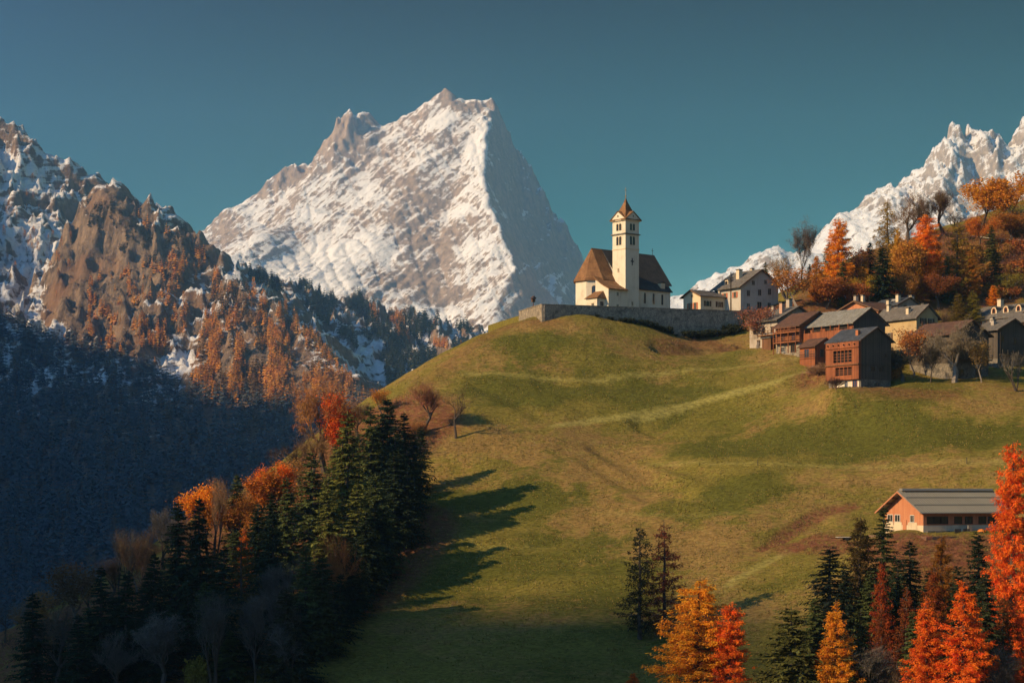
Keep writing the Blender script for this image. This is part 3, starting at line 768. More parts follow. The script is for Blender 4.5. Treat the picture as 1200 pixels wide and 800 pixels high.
def trunk_geo(H, r, rs, bend=0.02, sides=7):
    g = Geo(); n = 9; z = np.linspace(0, 1, n)
    x = np.cumsum(rs.normal(0, bend, n)) * H * 0.1; y = np.cumsum(rs.normal(0, bend, n)) * H * 0.1; x -= x[0]; y -= y[0]
    P = np.stack([x, y, z * H - 0.6 * (z == 0)], 1)
    rad = r * (1 - z) ** 0.8 + 0.02; rad[0] *= 1.35
    g.tubes(P[:-1], P[1:], rad[:-1], rad[1:], sides)
    return g, lambda t: np.stack([np.interp(t, z, x), np.interp(t, z, y), t * H], -1)

def spruce_mesh(seed, H=20.0, R=3.4, base=0.06, power=0.85, droop=0.42, dens=1.0, card=1.0):
    rs = np.random.RandomState(seed)
    tg, axis = trunk_geo(H, H * 0.014, rs)
    g = Geo(); bz, bd, bl = [], [], []
    z = base
    while z < 0.985:
        n = int(rs.randint(6, 9) * dens + 0.5) if z < 0.93 else 5
        a0 = rs.rand() * 6.28
        for k in range(n):
            bz.append(min(max(z + rs.normal(0, 0.026), 0.02), 0.99)); bd.append(a0 + k * 6.283 / n + rs.normal(0, 0.3))
            env = min(1.0, 0.55 + (z - base) * 4.0) * (1 - z) ** power
            bl.append((R * env + 0.22) * rs.uniform(0.68, 1.12))
        z += (0.52 / H) * (0.75 + 0.5 * (1 - z)) * rs.uniform(0.85, 1.15)
    bz = np.array(bz); bd = np.array(bd); bl = np.array(bl)
    O = axis(bz); out = np.stack([np.cos(bd), np.sin(bd), np.zeros_like(bd)], 1); side = np.stack([-np.sin(bd), np.cos(bd), np.zeros_like(bd)], 1)
    up = np.array([0, 0, 1.0])
    def bp(t): return O + out * (bl * t)[:, None] + up * (bl * (-droop * (1.2 - bz) * t + 0.30 * droop * t * t) + 0.15 * bl * t * (bz > 0.85))[:, None]
    ts = np.linspace(0.10, 1.0, 9)
    for i, t in enumerate(ts):
        P = bp(t); k = len(P)
        for s in ((-1, 1) if t < 0.99 else (0,)):
            ln = (0.21 * bl * (1.15 - t) + 0.30) * rs.uniform(0.6, 1.3, k) * card
            dv = unit(out * (0.75 if s else 1.0) + side * s * rs.uniform(0.55, 0.95, k)[:, None] + up * rs.normal(-0.42, 0.24, k)[:, None])
            g.quads(cards(P, dv, unit(up + rs.normal(0, 0.55, (k, 3))), ln, ln * rs.uniform(0.30, 0.5, k)))
        # hanging sprays under the branch
        m = rs.rand(k) < 0.55
        ln = (0.20 * bl[m] + 0.22) * rs.uniform(0.6, 1.2, m.sum())
        dv = unit(out[m] * 0.35 + side[m] * rs.normal(0, 0.4, m.sum())[:, None] - up * 0.8)
        g.quads(cards(P[m], dv, unit(out[m] + rs.normal(0, 0.4, (m.sum(), 3))), ln, ln * 0.38))
    tip = axis(np.array([1.0])); g.quads(cards(tip - [[0, 0, .5]], np.array([[0, 0, 1.0]]), np.array([[1.0, 0, 0]]), np.array([0.9]), np.array([0.16])))
    return tg.mesh('spruce_trunk', M_BARK), g.mesh('spruce_crown', M_NEEDLE)

def larch_mesh(seed, H=22.0, R=3.2, base=0.1, power=0.8, dens=1.0, tuft=0.34, per=10, sparse=1.0, belly=0.12):
    rs = np.random.RandomState(seed)
    tg, axis = trunk_geo(H, H * 0.013, rs, 0.03)
    g = Geo(); br = Geo(); bz, bd, bl = [], [], []
    z = base
    while z < 0.985:
        n = int(rs.randint(5, 8) * dens + 0.5) if z < 0.93 else 4
        a0 = rs.rand() * 6.28
        for k in range(n):
            bz.append(min(z + rs.normal(0, 0.012), 0.99)); bd.append(a0 + k * 6.283 / n + rs.normal(0, 0.35))
            env = min(1.0, 0.5 + (z - base) / max(belly, 0.01) * 0.5) * (1 - z) ** power
            bl.append((R * env + 0.2) * rs.uniform(0.5, 1.18))
        z += (0.66 / H) * rs.uniform(0.8, 1.2)
    bz = np.array(bz); bd = np.array(bd); bl = np.array(bl); k = len(bz)
    O = axis(bz); out = np.stack([np.cos(bd), np.sin(bd), np.zeros_like(bd)], 1); up = np.array([0, 0, 1.0])
    dr = rs.uniform(0.15, 0.5, k) * (1.15 - bz); lift = rs.uniform(0.15, 0.4, k)
    def bp(t, j=slice(None)): return O[j] + out[j] * (bl[j] * t)[:, None] + up * (bl[j] * (-dr[j] * t + lift[j] * t * t * t))[:, None]
    for a, b in ((0, .35), (.35, .7), (.7, 1)):
        br.tubes(bp(np.full(k, a)), bp(np.full(k, b)), (0.035 + 0.008 * bl) * (1.1 - a), (0.035 + 0.008 * bl) * (1.1 - b), 3)
    m = np.repeat(np.arange(k), np.maximum(3, (per * sparse * np.clip(bl, 0.5, 4) / 1.6)).astype(int))
    t = rs.uniform(0.12, 1.02, len(m)) ** 0.8
    P = O[m] + out[m] * (bl[m] * t)[:, None] + up * (bl[m] * (-dr[m] * t + lift[m] * t ** 3))[:, None]
    kp = fbm(P[:, 0] / 1.1 + 3 * P[:, 1] / 4, P[:, 2] / 1.3, 2, 0.5, seed % 50) > -0.22
    m, t, P = m[kp], t[kp], P[kp]
    P = P + rs.normal(0, 1, P.shape) * (0.10 + 0.12 * bl[m] * 0.5 * (1.1 - t))[:, None] - up * np.abs(rs.normal(0, 0.22, len(m)))[:, None]
    D = unit(rs.normal(0, 0.8, P.shape) + out[m] * 0.4 - up * 0.9); ln = tuft * rs.uniform(0.9, 2.6, len(m))
    g.quads(cards(P, D, unit(rs.normal(0, 1, P.shape)), ln, tuft * rs.uniform(0.35, 0.7, len(m))))
    tg.v += br.v; tg.q += [q + tg.n for q in br.q]; tg.n += br.n
    return tg.mesh('larch_trunk', M_BARK), g.mesh('larch_crown', M_LARCH)

def grow(seed, H=12.0, r0=0.22, levels=5, spread=0.55, trunk=0.22, gravity=0.0, kids=(3, 4), upright=0.25, shrink=0.72, stems=1, lean=0.05):
    """recursive limbs: arrays of segments (start, end, r0, r1, level) and the twig tips"""
    rs = np.random.RandomState(seed); seg = []; tips = []
    def rec(p, d, L, r, lv):
        n = 3 if lv < 3 else 2
        for i in range(n):
            d = d + rs.normal(0, 0.10 + 0.03 * lv, 3) + np.array([0, 0, upright * 0.25 - gravity * lv * 0.05]); d /= np.linalg.norm(d)
            q = p + d * L / n; r1 = r * 0.86
            seg.append((p, q, r, r1, lv)); p, r = q, r1
            if lv >= 1 and lv < levels and rs.rand() < 0.8:
                e = d + unit(rs.normal(0, 1, 3)) * spread * 1.3; rec(p, e / np.linalg.norm(e), L * shrink * rs.uniform(0.55, 0.85), r * 0.55, lv + 1)
        if lv >= levels: tips.append(p); return
        for k in range(rs.randint(*kids) if lv else kids[1]):
            e = d + unit(rs.normal(0, 1, 3)) * spread * (1.35 if lv == 0 else 1.0) + np.array([0, 0, upright]); rec(p, e / np.linalg.norm(e), L * shrink * rs.uniform(0.75, 1.15), r * 0.68, lv + 1)
    for s_ in range(stems):
        d = np.array([rs.normal(0, lean + 0.14 * (stems > 1)), rs.normal(0, lean + 0.14 * (stems > 1)), 1.0]); d /= np.linalg.norm(d)
        rec(np.array([rs.normal(0, .12) * (stems > 1), rs.normal(0, .12) * (stems > 1), -0.4]), d, H * trunk, r0, 0)
    A = np.array([s[0] for s in seg]); B = np.array([s[1] for s in seg]); ra = np.array([s[2] for s in seg]); rb = np.array([s[3] for s in seg]); lv = np.array([s[4] for s in seg]); T = np.array(tips)
    k = H / max(B[:, 2].max(), 0.1)
    return A * k, B * k, ra * k, rb * k, lv, T * k

def bare_mesh(seed, mat=None, minr=0.014, **kw):
    A, B, ra, rb, lv, T = grow(seed, **kw)
    g = Geo(); m = lv <= 1; g.tubes(A[m], B[m], ra[m], rb[m], 6)
    c = Geo(); m = (lv > 1) & (lv < kw.get('levels', 5)); c.tubes(A[m], B[m], np.maximum(ra[m], minr), np.maximum(rb[m], minr * 0.7), 3)
    m = lv >= kw.get('levels', 5); D = unit(B[m] - A[m]); c.tris(np.stack([A[m], A[m] + unit(np.cross(D, [[0.3, 0.5, 0.8]])) * minr * 1.6, B[m]], 1))
    rs = np.random.RandomState(seed + 1); n = len(T) * 3; j = rs.randint(0, len(T), n)
    D = unit(rs.normal(0, 1, (n, 3)) + [0, 0, 0.6]); L = kw.get('H', 12) * rs.uniform(0.025, 0.06, n)
    c.tris(np.stack([T[j] - 0.5 * minr, T[j] + [[minr * 1.3, 0.4 * minr, 0]], T[j] + D * L[:, None]], 1))
    return g.mesh('bare_trunk', mat or M_BARK), c.mesh('bare_branches', M_TWIG)

def leafy_mesh(seed, leaf=0.27, per=14, clump=0.55, mat=None, **kw):
    A, B, ra, rb, lv, T = grow(seed, **kw)
    g = Geo(); m = lv < kw.get('levels', 5); g.tubes(A[m], B[m], np.maximum(ra[m], .02), np.maximum(rb[m], .015), 3)
    rs = np.random.RandomState(seed + 1)
    src = np.concatenate([T, B[lv >= kw.get('levels', 5) - 1]]); j = rs.randint(0, len(src), len(T) * per)
    keep = fbm(src[j, 0] / 1.3, src[j, 2] / 1.3 + src[j, 1], 2, .5, 3) > -0.28
    P = src[j][keep] + rs.normal(0, clump, (keep.sum(), 3)); n = len(P)
    ln = leaf * rs.uniform(0.7, 1.5, n)
    c = Geo(); c.quads(cards(P, unit(rs.normal(0, 1, (n, 3)) - [0, 0, .4]), unit(rs.normal(0, 1, (n, 3)) + [0, 0, .5]), ln, ln * rs.uniform(.55, .9, n)))
    return g.mesh('leafy_trunk', mat or M_BARK), c.mesh('leafy_crown', M_LEAF)

PROTO = {}
def proto(key, fn): PROTO[key] = fn
for k in range(4):
    PROTO['spruce', k] = spruce_mesh(100 + k, 20, 3.5 + 0.3 * (k % 2), 0.05, (0.8, 0.95, 0.72, 0.88)[k], (0.42, 0.55, 0.36, 0.48)[k])
PROTO['spruce', 4] = spruce_mesh(110, 20, 4.4, 0.03, 0.7, 0.5, 1.15, 1.1)
for k in range(3):
    PROTO['larch', k] = larch_mesh(120 + k, 22, 3.6, 0.06, (0.75, 0.62, 0.9)[k], 1.2, 0.27, 52)
PROTO['big_larch', 0] = larch_mesh(130, 26, 4.6, 0.04, 0.55, 1.4, 0.21, 84, belly=0.25)
PROTO['big_larch', 1] = larch_mesh(131, 26, 3.0, 0.04, 0.42, 1.4, 0.21, 100, belly=0.3)
PROTO['big_larch', 2] = larch_mesh(132, 24, 4.4, 0.04, 0.85, 1.35, 0.21, 92, belly=0.15)
PROTO['thin_larch', 0] = larch_mesh(140, 22, 4.0, 0.08, 0.7, 0.85, 0.27, 40, sparse=0.9)
PROTO['thin_larch', 1] = larch_mesh(141, 22, 3.6, 0.10, 0.6, 0.75, 0.27, 36, sparse=0.9)
for k in range(3):
    PROTO['bare', k] = bare_mesh(150 + k, H=12, r0=0.24, levels=5, spread=(0.5, 0.62, 0.42)[k], upright=(0.3, 0.2, 0.5)[k], trunk=(0.22, 0.2, 0.28)[k])
PROTO['bare_wide', 0] = bare_mesh(161, M_BARK_PALE, H=12, r0=0.26, levels=6, spread=0.62, upright=0.16, trunk=0.18, kids=(2, 3), minr=0.02)
PROTO['bare_upright', 0] = bare_mesh(165, M_BARK, H=14, r0=0.16, levels=5, spread=0.34, upright=0.7, trunk=0.3)
PROTO['bare_upright', 1] = bare_mesh(166, M_BARK, H=14, r0=0.15, levels=4, spread=0.34, upright=0.8, trunk=0.24, stems=3)
PROTO['bare_thin', 0] = bare_mesh(171, M_BARK, H=10, r0=0.20, levels=4, spread=0.72, upright=0.15, trunk=0.28, kids=(2, 4))
for k in range(3):
    PROTO['leafy', k] = leafy_mesh(180 + k, H=13, r0=0.22, levels=4, spread=(0.55, 0.5, 0.65)[k], upright=0.3, trunk=0.2, per=24)
PROTO['leafy_tall', 0] = leafy_mesh(186, H=15, r0=0.2, levels=4, spread=0.32, upright=0.6, trunk=0.2, per=28)
PROTO['leafy_open', 0] = leafy_mesh(188, leaf=0.32, per=13, clump=0.5, H=14, r0=0.24, levels=4, spread=0.55, upright=0.35, trunk=0.3)
PROTO['leafy_open', 1] = leafy_mesh(189, leaf=0.28, per=6, clump=0.5, H=12, r0=0.18, levels=4, spread=0.5, upright=0.45, trunk=0.28, mat=M_BARK_PALE)
for k in range(2):
    PROTO['shrub', k] = bare_mesh(195 + k, M_BARK_RED, 0.012, H=3.2, r0=0.05, levels=4, spread=0.6, upright=0.25, trunk=0.22, stems=5)
PROTO['leaf_shrub', 0] = leafy_mesh(199, leaf=0.26, per=9, clump=0.3, H=3.4, r0=0.05, levels=3, spread=0.6, upright=0.3, trunk=0.25, stems=5, mat=M_BARK_RED)
for k in range(3):
    PROTO['brush', k] = bare_mesh(205 + k, M_BARK_RED, 0.03, H=3.2, r0=0.05, levels=2, spread=0.75, upright=0.25, trunk=0.3, stems=4, kids=(2, 4))
PROTO['leaf_brush', 0] = leafy_mesh(209, leaf=0.42, per=9, clump=0.35, H=3.4, r0=0.05, levels=2, spread=0.7, upright=0.3, trunk=0.3, stems=3, mat=M_BARK_RED)
EXT = {k: (np.array([v.co[:] for v in m[1].vertices]), 0) for k, m in PROTO.items()}
SIZE = {}
for k, (V, _) in EXT.items():
    SIZE[k] = (np.percentile(V[:, 2], 99.9), np.percentile(np.abs(V[:, 0]), 98) + np.percentile(np.abs(V[:, 1]), 98))
print('tree faces', sum(len(m.polygons) for p in PROTO.values() for m in p))

PART2 = {'bare': 'branches', 'bare_wide': 'branches', 'bare_upright': 'branches', 'bare_thin': 'branches', 'shrub': 'branches'}
def plant(key, loc, h, w, col, name, label, cat, group=None, rz=None):
    """a tree or shrub: Empty at its foot > trunk, crown (copies share the mesh data)"""
    hm, wm = SIZE[key]
    r = empty(name, loc, RS.rand() * 6.28 if rz is None else rz)
    r.scale = (w / wm, w / wm, h / hm)
    tag(r, label, cat, group)
    for k, nm in enumerate(('trunk', PART2.get(key[0], 'crown'))):
        o = bpy.data.objects.new(nm, PROTO[key][k]); link(o, r)
        o.color = (col[0], col[1], col[2], 1.0)
    return r

def tree_px(key, px, top, base, w, col, name, label, cat='tree', group=None, Y=None):
    """plant where the ray through (px, base) meets the hill, as tall as the photo shows"""
    if Y is None:
        p = hit(px, base)
        if p is None: print('no ground', label, px, base); return None
    else:
        q = at(px, base, Y); p = np.array([q.x, Y, on_ground(q.x, Y)])
    s = F / p[1]
    h = (H0 - top) / F * p[1] - p[2]
    if h < 0.5: print('bad height', label, px, top, base, round(h, 1), p.round(1)); return None
    return plant(key, (p[0], p[1], p[2] - 0.1), h, w / s, col, name, label, cat, group)
# ------------------------------------------------------------------ every tree that can be told apart (pixel column, top, foot, width)
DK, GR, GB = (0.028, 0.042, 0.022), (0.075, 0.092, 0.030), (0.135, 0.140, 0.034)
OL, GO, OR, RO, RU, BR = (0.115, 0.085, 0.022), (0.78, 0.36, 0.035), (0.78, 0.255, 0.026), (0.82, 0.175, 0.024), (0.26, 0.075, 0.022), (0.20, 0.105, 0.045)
TG, TB, TR = (0.12, 0.105, 0.088), (0.17, 0.105, 0.060), (0.24, 0.095, 0.042)
SP, LA, BL, BT, TW, SH = 'spruce_tree', 'larch_tree', 'big_larch', 'bare_tree', 'leafy_tree', 'shrub'
L_ = [
 # ---- wooded crest on the left, from the far left
 (('spruce', 0), 38, 695, 815, 46, DK, SP, 'lone dark spruce nearest the bottom left corner'),
 (('bare_thin', 0), 6, 698, 752, 40, TG, BT, 'thin bare tree at the far left edge'),
 (('leafy_open', 1), 86, 656, 745, 62, (0.17, 0.10, 0.05), TW, 'sparse brownish tree between the lone spruce and the pair of dark spruces'),
 (('bare', 0), 62, 700, 812, 66, TG, BT, 'grey bare tree in shadow just right of the lone corner spruce'),
 (('spruce', 1), 119, 664, 805, 52, DK, SP, 'left one of the pair of dark spruces in the lower left'),
 (('spruce', 2), 148, 668, 800, 46, DK, SP, 'right one of the pair of dark spruces in the lower left'),
 (('bare_upright', 1), 140, 617, 705, 46, TG, BT, 'grey bare birches above the dark spruce pair'),
 (('bare_upright', 0), 166, 620, 710, 44, TB, BT, 'brownish bare tree beside the grey birches'),
 (('bare', 2), 192, 595, 675, 34, TG, BT, 'pale bare tree left of the first tall spruce'),
 (('spruce', 0), 208, 589, 735, 48, DK, SP, 'first tall dark spruce right of the pale bare tree'),
 (('spruce', 3), 233, 584, 750, 52, DK, SP, 'broad dark spruce against the orange tree'),
 (('leafy', 0), 243, 566, 655, 46, OR, TW, 'round orange tree on the skyline above the dark spruces'),
 (('bare_upright', 1), 251, 558, 655, 40, TB, BT, 'bare twiggy tree rising out of the round orange tree'),
 (('spruce', 3), 277, 556, 645, 34, GR, SP, 'pointed green spruce inside orange foliage on the skyline'),
 (('leafy', 2), 272, 575, 650, 50, (0.42, 0.15, 0.035), TW, 'dull orange leafy tree around the pointed spruce'),
 (('leafy_open', 0), 312, 545, 618, 58, (0.45, 0.14, 0.03), TW, 'wide orange tree with bare gaps on the skyline'),
 (('leafy', 1), 328, 540, 608, 40, RO, TW, 'small red orange tree behind the sunny ridge gap'),
 (('bare', 1), 352, 508, 575, 56, TB, BT, 'wide brown bare tree on the skyline left of the tall one'),
 (('bare', 0), 382, 438, 552, 76, TR, BT, 'largest reddish bare tree rising behind the red beech'),
 (('leafy_tall', 0), 399, 460, 560, 46, (0.60, 0.10, 0.022), TW, 'tall red orange beech beside the bright green spruce'),
 (('leafy_open', 1), 447, 454, 486, 26, (0.45, 0.17, 0.04), TW, 'small orange tree peeping over the hill edge'),
 (('spruce', 2), 303, 590, 715, 42, DK, SP, 'dark spruce below the dull orange tree'),
 (('larch', 0), 287, 619, 700, 30, (0.52, 0.13, 0.02), LA, 'little larch with a glowing orange tip among dark spruces'),
 (('thin_larch', 0), 284, 636, 760, 54, OL, LA, 'olive see-through larch below the glowing orange tip'),
 (('spruce', 1), 336, 560, 690, 46, GR, SP, 'mid green spruce left of the sunlit spruces'),
 (('spruce', 0), 364, 530, 655, 50, GR, SP, 'green spruce standing under the brown bare tree'),
 (('spruce', 3), 384, 560, 690, 50, GB, SP, 'sunlit green spruce in the middle of the wood'),
 (('spruce', 2), 408, 484, 640, 54, GB, SP, 'tall bright green spruce in front of the red beech'),
 (('spruce', 0), 433, 476, 620, 48, GR, SP, 'left one of the dark spruces at the top of the wood'),
 (('spruce', 4), 454, 467, 610, 56, DK, SP, 'tallest dark spruce at the top of the wood'),
 (('spruce', 1), 474, 484, 602, 46, DK, SP, 'rightmost dark spruce at the top of the wood'),
 (('spruce', 3), 418, 566, 690, 52, GB, SP, 'sunlit yellow green spruce in front of the tall bright one'),
 (('spruce', 4), 442, 556, 672, 54, GR, SP, 'broad spruce next to the silvery bare tree'),
 (('bare', 2), 462, 558, 628, 40, (0.20, 0.17, 0.14), BT, 'silvery bare tree at the right margin of the wood'),
 (('bare', 0), 384, 622, 738, 66, TR, BT, 'rusty twigged bare tree in front of the sunlit spruces'),
 (('spruce', 1), 358, 640, 770, 50, GR, SP, 'dull green spruce below the middle of the wood'),
 (('spruce', 4), 378, 652, 768, 56, (0.05, 0.055, 0.02), SP, 'wide shaggy spruce low on the right margin of the wood'),
 (('spruce', 2), 335, 690, 812, 54, (0.05, 0.048, 0.02), SP, 'brownish green spruce near the bottom of the wood'),
 (('spruce', 0), 352, 706, 808, 48, DK, SP, 'low dark spruce where the wood meets the shaded meadow'),
 (('bare_upright', 1), 250, 690, 815, 66, TG, BT, 'cluster of grey bare stems in the shaded wood'),
 (('bare_upright', 0), 300, 680, 815, 60, TG, BT, 'tall grey bare tree near the bottom of the wood'),
 (('bare', 2), 186, 716, 818, 60, TG, BT, 'grey bare tree left of the yellowish bush'),
 (('bare', 0), 142, 738, 822, 56, TG, BT, 'low bare tree below the pair of dark spruces'),
 (('leaf_shrub', 0), 229, 768, 815, 28, (0.22, 0.16, 0.035), SH, 'yellowish bush at the bottom of the shaded wood'),
 (('bare_upright', 0), 320, 650, 760, 50, TG, BT, 'slender bare tree behind the olive larch'),
 (('bare', 1), 345, 705, 815, 60, TG, BT, 'bushy bare tree right of the brownish green spruce'),
 (('spruce', 3), 180, 648, 790, 50, DK, SP, 'dark spruce under the brownish bare tree'),
 (('spruce', 1), 262, 640, 790, 54, DK, SP, 'dark spruce left of the olive larch'),
 (('spruce', 4), 322, 600, 740, 52, DK, SP, 'dark bulky spruce in the heart of the wood'),
 (('spruce', 0), 404, 628, 728, 48, DK, SP, 'dark spruce beside the tree shadows on the meadow'),
 (('spruce', 2), 440, 596, 682, 46, DK, SP, 'dark spruce under the silvery bare tree'),
 (('spruce', 1), 92, 720, 825, 48, DK, SP, 'short dark spruce between corner spruce and pair'),
 (('bare', 2), 497, 446, 506, 40, (0.40, 0.17, 0.10), TW, 'slim birch with pinkish leaves on the sunny slope'),
 (('bare_thin', 0), 534, 449, 513, 52, (0.10, 0.07, 0.045), BT, 'lone dark bare tree on the meadow'),
 (('shrub', 0), 488, 492, 514, 30, (0.42, 0.20, 0.07), SH, 'orange scrub at the foot of the pinkish birch'),
 (('spruce', 4), 466, 530, 634, 48, DK, SP, 'dark spruce at the meadow edge under the rightmost top spruce'),
 (('spruce', 0), 462, 500, 628, 46, DK, SP, 'dark spruce behind the meadow edge, below the tallest top spruce'),
 (('spruce', 1), 441, 498, 606, 46, DK, SP, 'dark spruce just left of the tallest top spruce, lower down'),
 (('spruce', 0), 462, 530, 642, 46, DK, SP, 'dark spruce in the middle of the right margin of the wood'),
 (('spruce', 3), 428, 600, 700, 46, DK, SP, 'dark spruce on the right margin below the yellow green spruce'),
 (('spruce', 2), 446, 580, 668, 42, DK, SP, 'dark spruce right of the broad spruce at the meadow edge'),
 (('spruce', 1), 412, 640, 722, 42, DK, SP, 'dark spruce at the foot of the wood by the lowest meadow shadow'),
 (('spruce', 2), 493, 500, 578, 30, DK, SP, 'outermost dark spruce reaching into the sunny slope'),
 (('spruce', 3), 478, 545, 640, 40, DK, SP, 'dark spruce at the meadow edge halfway down the largest shadow'),
 (('leafy_open', 1), 948, 398, 416, 20, (0.30, 0.14, 0.05), TW, 'small brown tree between the log house and the shed'),
 (('bare_upright', 1), 1106, 360, 412, 26, TB, BT, 'thin bare tree between the ochre house and the grey barn'),
 (('leafy_open', 1), 1150, 396, 448, 26, (0.22, 0.12, 0.05), TW, 'sparse brown tree in front of the two grey barns'),
 (('bare', 1), 1040, 405, 452, 26, (0.07, 0.055, 0.04), BT, 'dark bare tree hugging the right wall of the hut'),
 (('bare_upright', 0), 1090, 400, 448, 30, (0.10, 0.08, 0.055), BT, 'slender bare tree left of the big round bare tree'),
 (('spruce', 1), 484, 508, 596, 34, DK, SP, 'slim dark spruce at the root of the largest meadow shadow'),
 # ---- around the wall and village
 (('leafy_open', 1), 888, 357, 408, 46, (0.34, 0.14, 0.085), SH, 'pinkish twiggy bush at the right end of the churchyard wall'),
 (('leafy_open', 1), 1071, 383, 440, 42, (0.42, 0.14, 0.05), TW, 'orange brown tree beside the yellow house'),
 (('bare', 0), 1058, 404, 447, 46, (0.07, 0.06, 0.045), BT, 'dark bare tree between the small hut and the big bare tree'),
 (('bare_wide', 0), 1118, 376, 448, 66, (0.17, 0.135, 0.09), BT, 'big round bare tree in front of the grey barn'),
 (('bare_upright', 1), 1191, 410, 458, 34, (0.17, 0.145, 0.11), BT, 'small pale bare tree at the right edge of the village'),
 (('leaf_shrub', 0), 1046, 424, 446, 18, (0.32, 0.13, 0.05), SH, 'rusty bush against the dark wall of the hut'),
 (('shrub', 1), 958, 424, 440, 30, (0.32, 0.16, 0.11), SH, 'pale dry hedge bush on the meadow below the log house'),
 (('shrub', 0), 978, 424, 440, 30, (0.30, 0.15, 0.10), SH, 'dry hedge bush left of the red hut'),
 (('shrub', 1), 980, 440, 455, 22, (0.12, 0.07, 0.05), SH, 'dark brush heap at the foot of the red hut'),
 # ---- slope behind the village
 (('bare_upright', 0), 938, 257, 340, 38, (0.13, 0.095, 0.075), BT, 'tall grey poplar like bare tree against the sky'),
 (('bare_upright', 1), 922, 300, 350, 36, (0.26, 0.14, 0.08), BT, 'pale brown bare tree right of the grey gabled house'),
 (('leafy_open', 1), 934, 312, 362, 50, (0.44, 0.16, 0.05), TW, 'orange brown tree at the right of the grey gabled house'),
 (('spruce', 2), 972, 284, 348, 26, GR, SP, 'spruce half hidden behind the bright orange larch'),
 (('big_larch', 1), 982, 257, 352, 32, OR, LA, 'tall bright orange larch above the log house'),
 (('spruce', 1), 949, 309, 335, 12, DK, SP, 'tiny spruce below the poplar like bare tree'),
 (('spruce', 0), 897, 307, 352, 14, GR, SP, 'small spruce peeping over the grey house roof'),
 (('spruce', 3), 1019, 284, 346, 24, DK, SP, 'dark spruce left of the taller green spruce'),
 (('spruce', 2), 1034, 288, 358, 32, (0.03, 0.045, 0.02), SP, 'green spruce in front of the olive larch'),
 (('thin_larch', 1), 1041, 237, 332, 36, (0.30, 0.16, 0.03), LA, 'olive gold larch with a thin pointed top'),
 (('bare', 1), 1063, 222, 288, 58, TB, BT, 'wide bare tree on the grassy crest'),
 (('bare_upright', 0), 1084, 226, 290, 26, TB, BT, 'slim bare tree behind the red orange larch'),
 (('bare', 2), 1106, 219, 277, 34, TB, BT, 'bare tree alone on the crest right of the red orange larch'),
 (('bare', 0), 1122, 246, 272, 30, TB, BT, 'low bare tree on the crest beside the orange beeches'),
 (('leafy_open', 0), 1150, 207, 270, 58, (0.55, 0.20, 0.03), TW, 'open orange beech on the crest, left of the two'),
 (('leafy_open', 0), 1188, 203, 272, 54, (0.52, 0.18, 0.03), TW, 'open orange beech on the crest, right of the two'),
 (('leafy', 1), 1147, 252, 292, 34, (0.52, 0.14, 0.03), TW, 'low orange tree under the left beech'),
 (('leafy', 2), 1188, 245, 285, 50, (0.34, 0.12, 0.035), TW, 'brown orange tree under the right beech'),
 (('big_larch', 1), 1085, 252, 348, 38, (0.80, 0.21, 0.026), LA, 'red orange larch in the middle of the slope'),
 (('leafy', 0), 1064, 280, 352, 44, (0.44, 0.17, 0.04), TW, 'ochre beech left of the red orange larch'),
 (('thin_larch', 0), 1121, 260, 350, 44, (0.24, 0.13, 0.03), LA, 'olive see-through larch on the red slope'),
 (('spruce', 0), 1162, 264, 318, 20, (0.09, 0.09, 0.025), SP, 'small olive spruce on the red slope'),
 (('spruce', 1), 1166, 292, 336, 22, (0.03, 0.035, 0.02), SP, 'dark spruce low on the red slope'),
 (('larch', 1), 1164, 334, 358, 14, OR, LA, 'small orange larch above the white house with dormers'),
 (('larch', 2), 1121, 344, 380, 26, (0.20, 0.14, 0.03), LA, 'left olive young larch behind the grey barns'),
 (('larch', 0), 1141, 341, 380, 24, (0.22, 0.15, 0.03), LA, 'right olive young larch behind the grey barns'),
 (('leafy', 1), 1020, 322, 358, 32, (0.40, 0.22, 0.035), TW, 'yellow ochre tree left of the green spruce'),
 (('leafy_open', 1), 1004, 288, 348, 36, (0.26, 0.09, 0.045), TW, 'dull red tree right of the bright orange larch'),
 (('leafy', 2), 1055, 315, 358, 32, (0.30, 0.12, 0.04), TW, 'brown tree between green spruce and ochre beech'),
 (('leafy_open', 1), 1184, 318, 350, 34, (0.24, 0.16, 0.04), TW, 'yellowish sparse tree above the white house at right'),
 (('leafy_open', 0), 968, 322, 362, 44, (0.42, 0.13, 0.045), TW, 'rust red tree at the foot of the bright orange larch'),
 (('leafy', 0), 1000, 330, 366, 40, (0.34, 0.10, 0.04), TW, 'dark rust tree behind the orange gabled house'),
 (('leafy', 2), 1100, 318, 362, 40, (0.27, 0.08, 0.035), TW, 'dark red tree at the foot of the red orange larch'),
 (('larch', 1), 1012, 296, 352, 18, (0.50, 0.20, 0.03), LA, 'slim ochre larch between the dark spruce and the bright orange larch'),
 (('larch', 0), 1052, 268, 342, 20, (0.54, 0.24, 0.03), LA, 'slim golden larch touching the olive gold larch'),
 (('larch', 2), 1100, 284, 350, 20, (0.60, 0.20, 0.025), LA, 'slim orange larch right behind the red orange larch'),
 (('big_larch', 1), 1137, 292, 352, 22, (0.55, 0.20, 0.03), LA, 'slim orange larch right of the olive see-through larch'),
 (('larch', 1), 957, 300, 354, 20, (0.50, 0.17, 0.03), LA, 'short orange larch left of the tall bright orange one'),
 (('larch', 0), 1074, 300, 354, 20, (0.58, 0.22, 0.03), LA, 'golden larch at the left foot of the red orange larch'),
 (('spruce', 1), 1110, 300, 356, 20, GR, SP, 'small spruce at the right foot of the red orange larch'),
 (('spruce', 3), 988, 306, 360, 22, GR, SP, 'small spruce in front of the bright orange larch'),
 # ---- right foreground
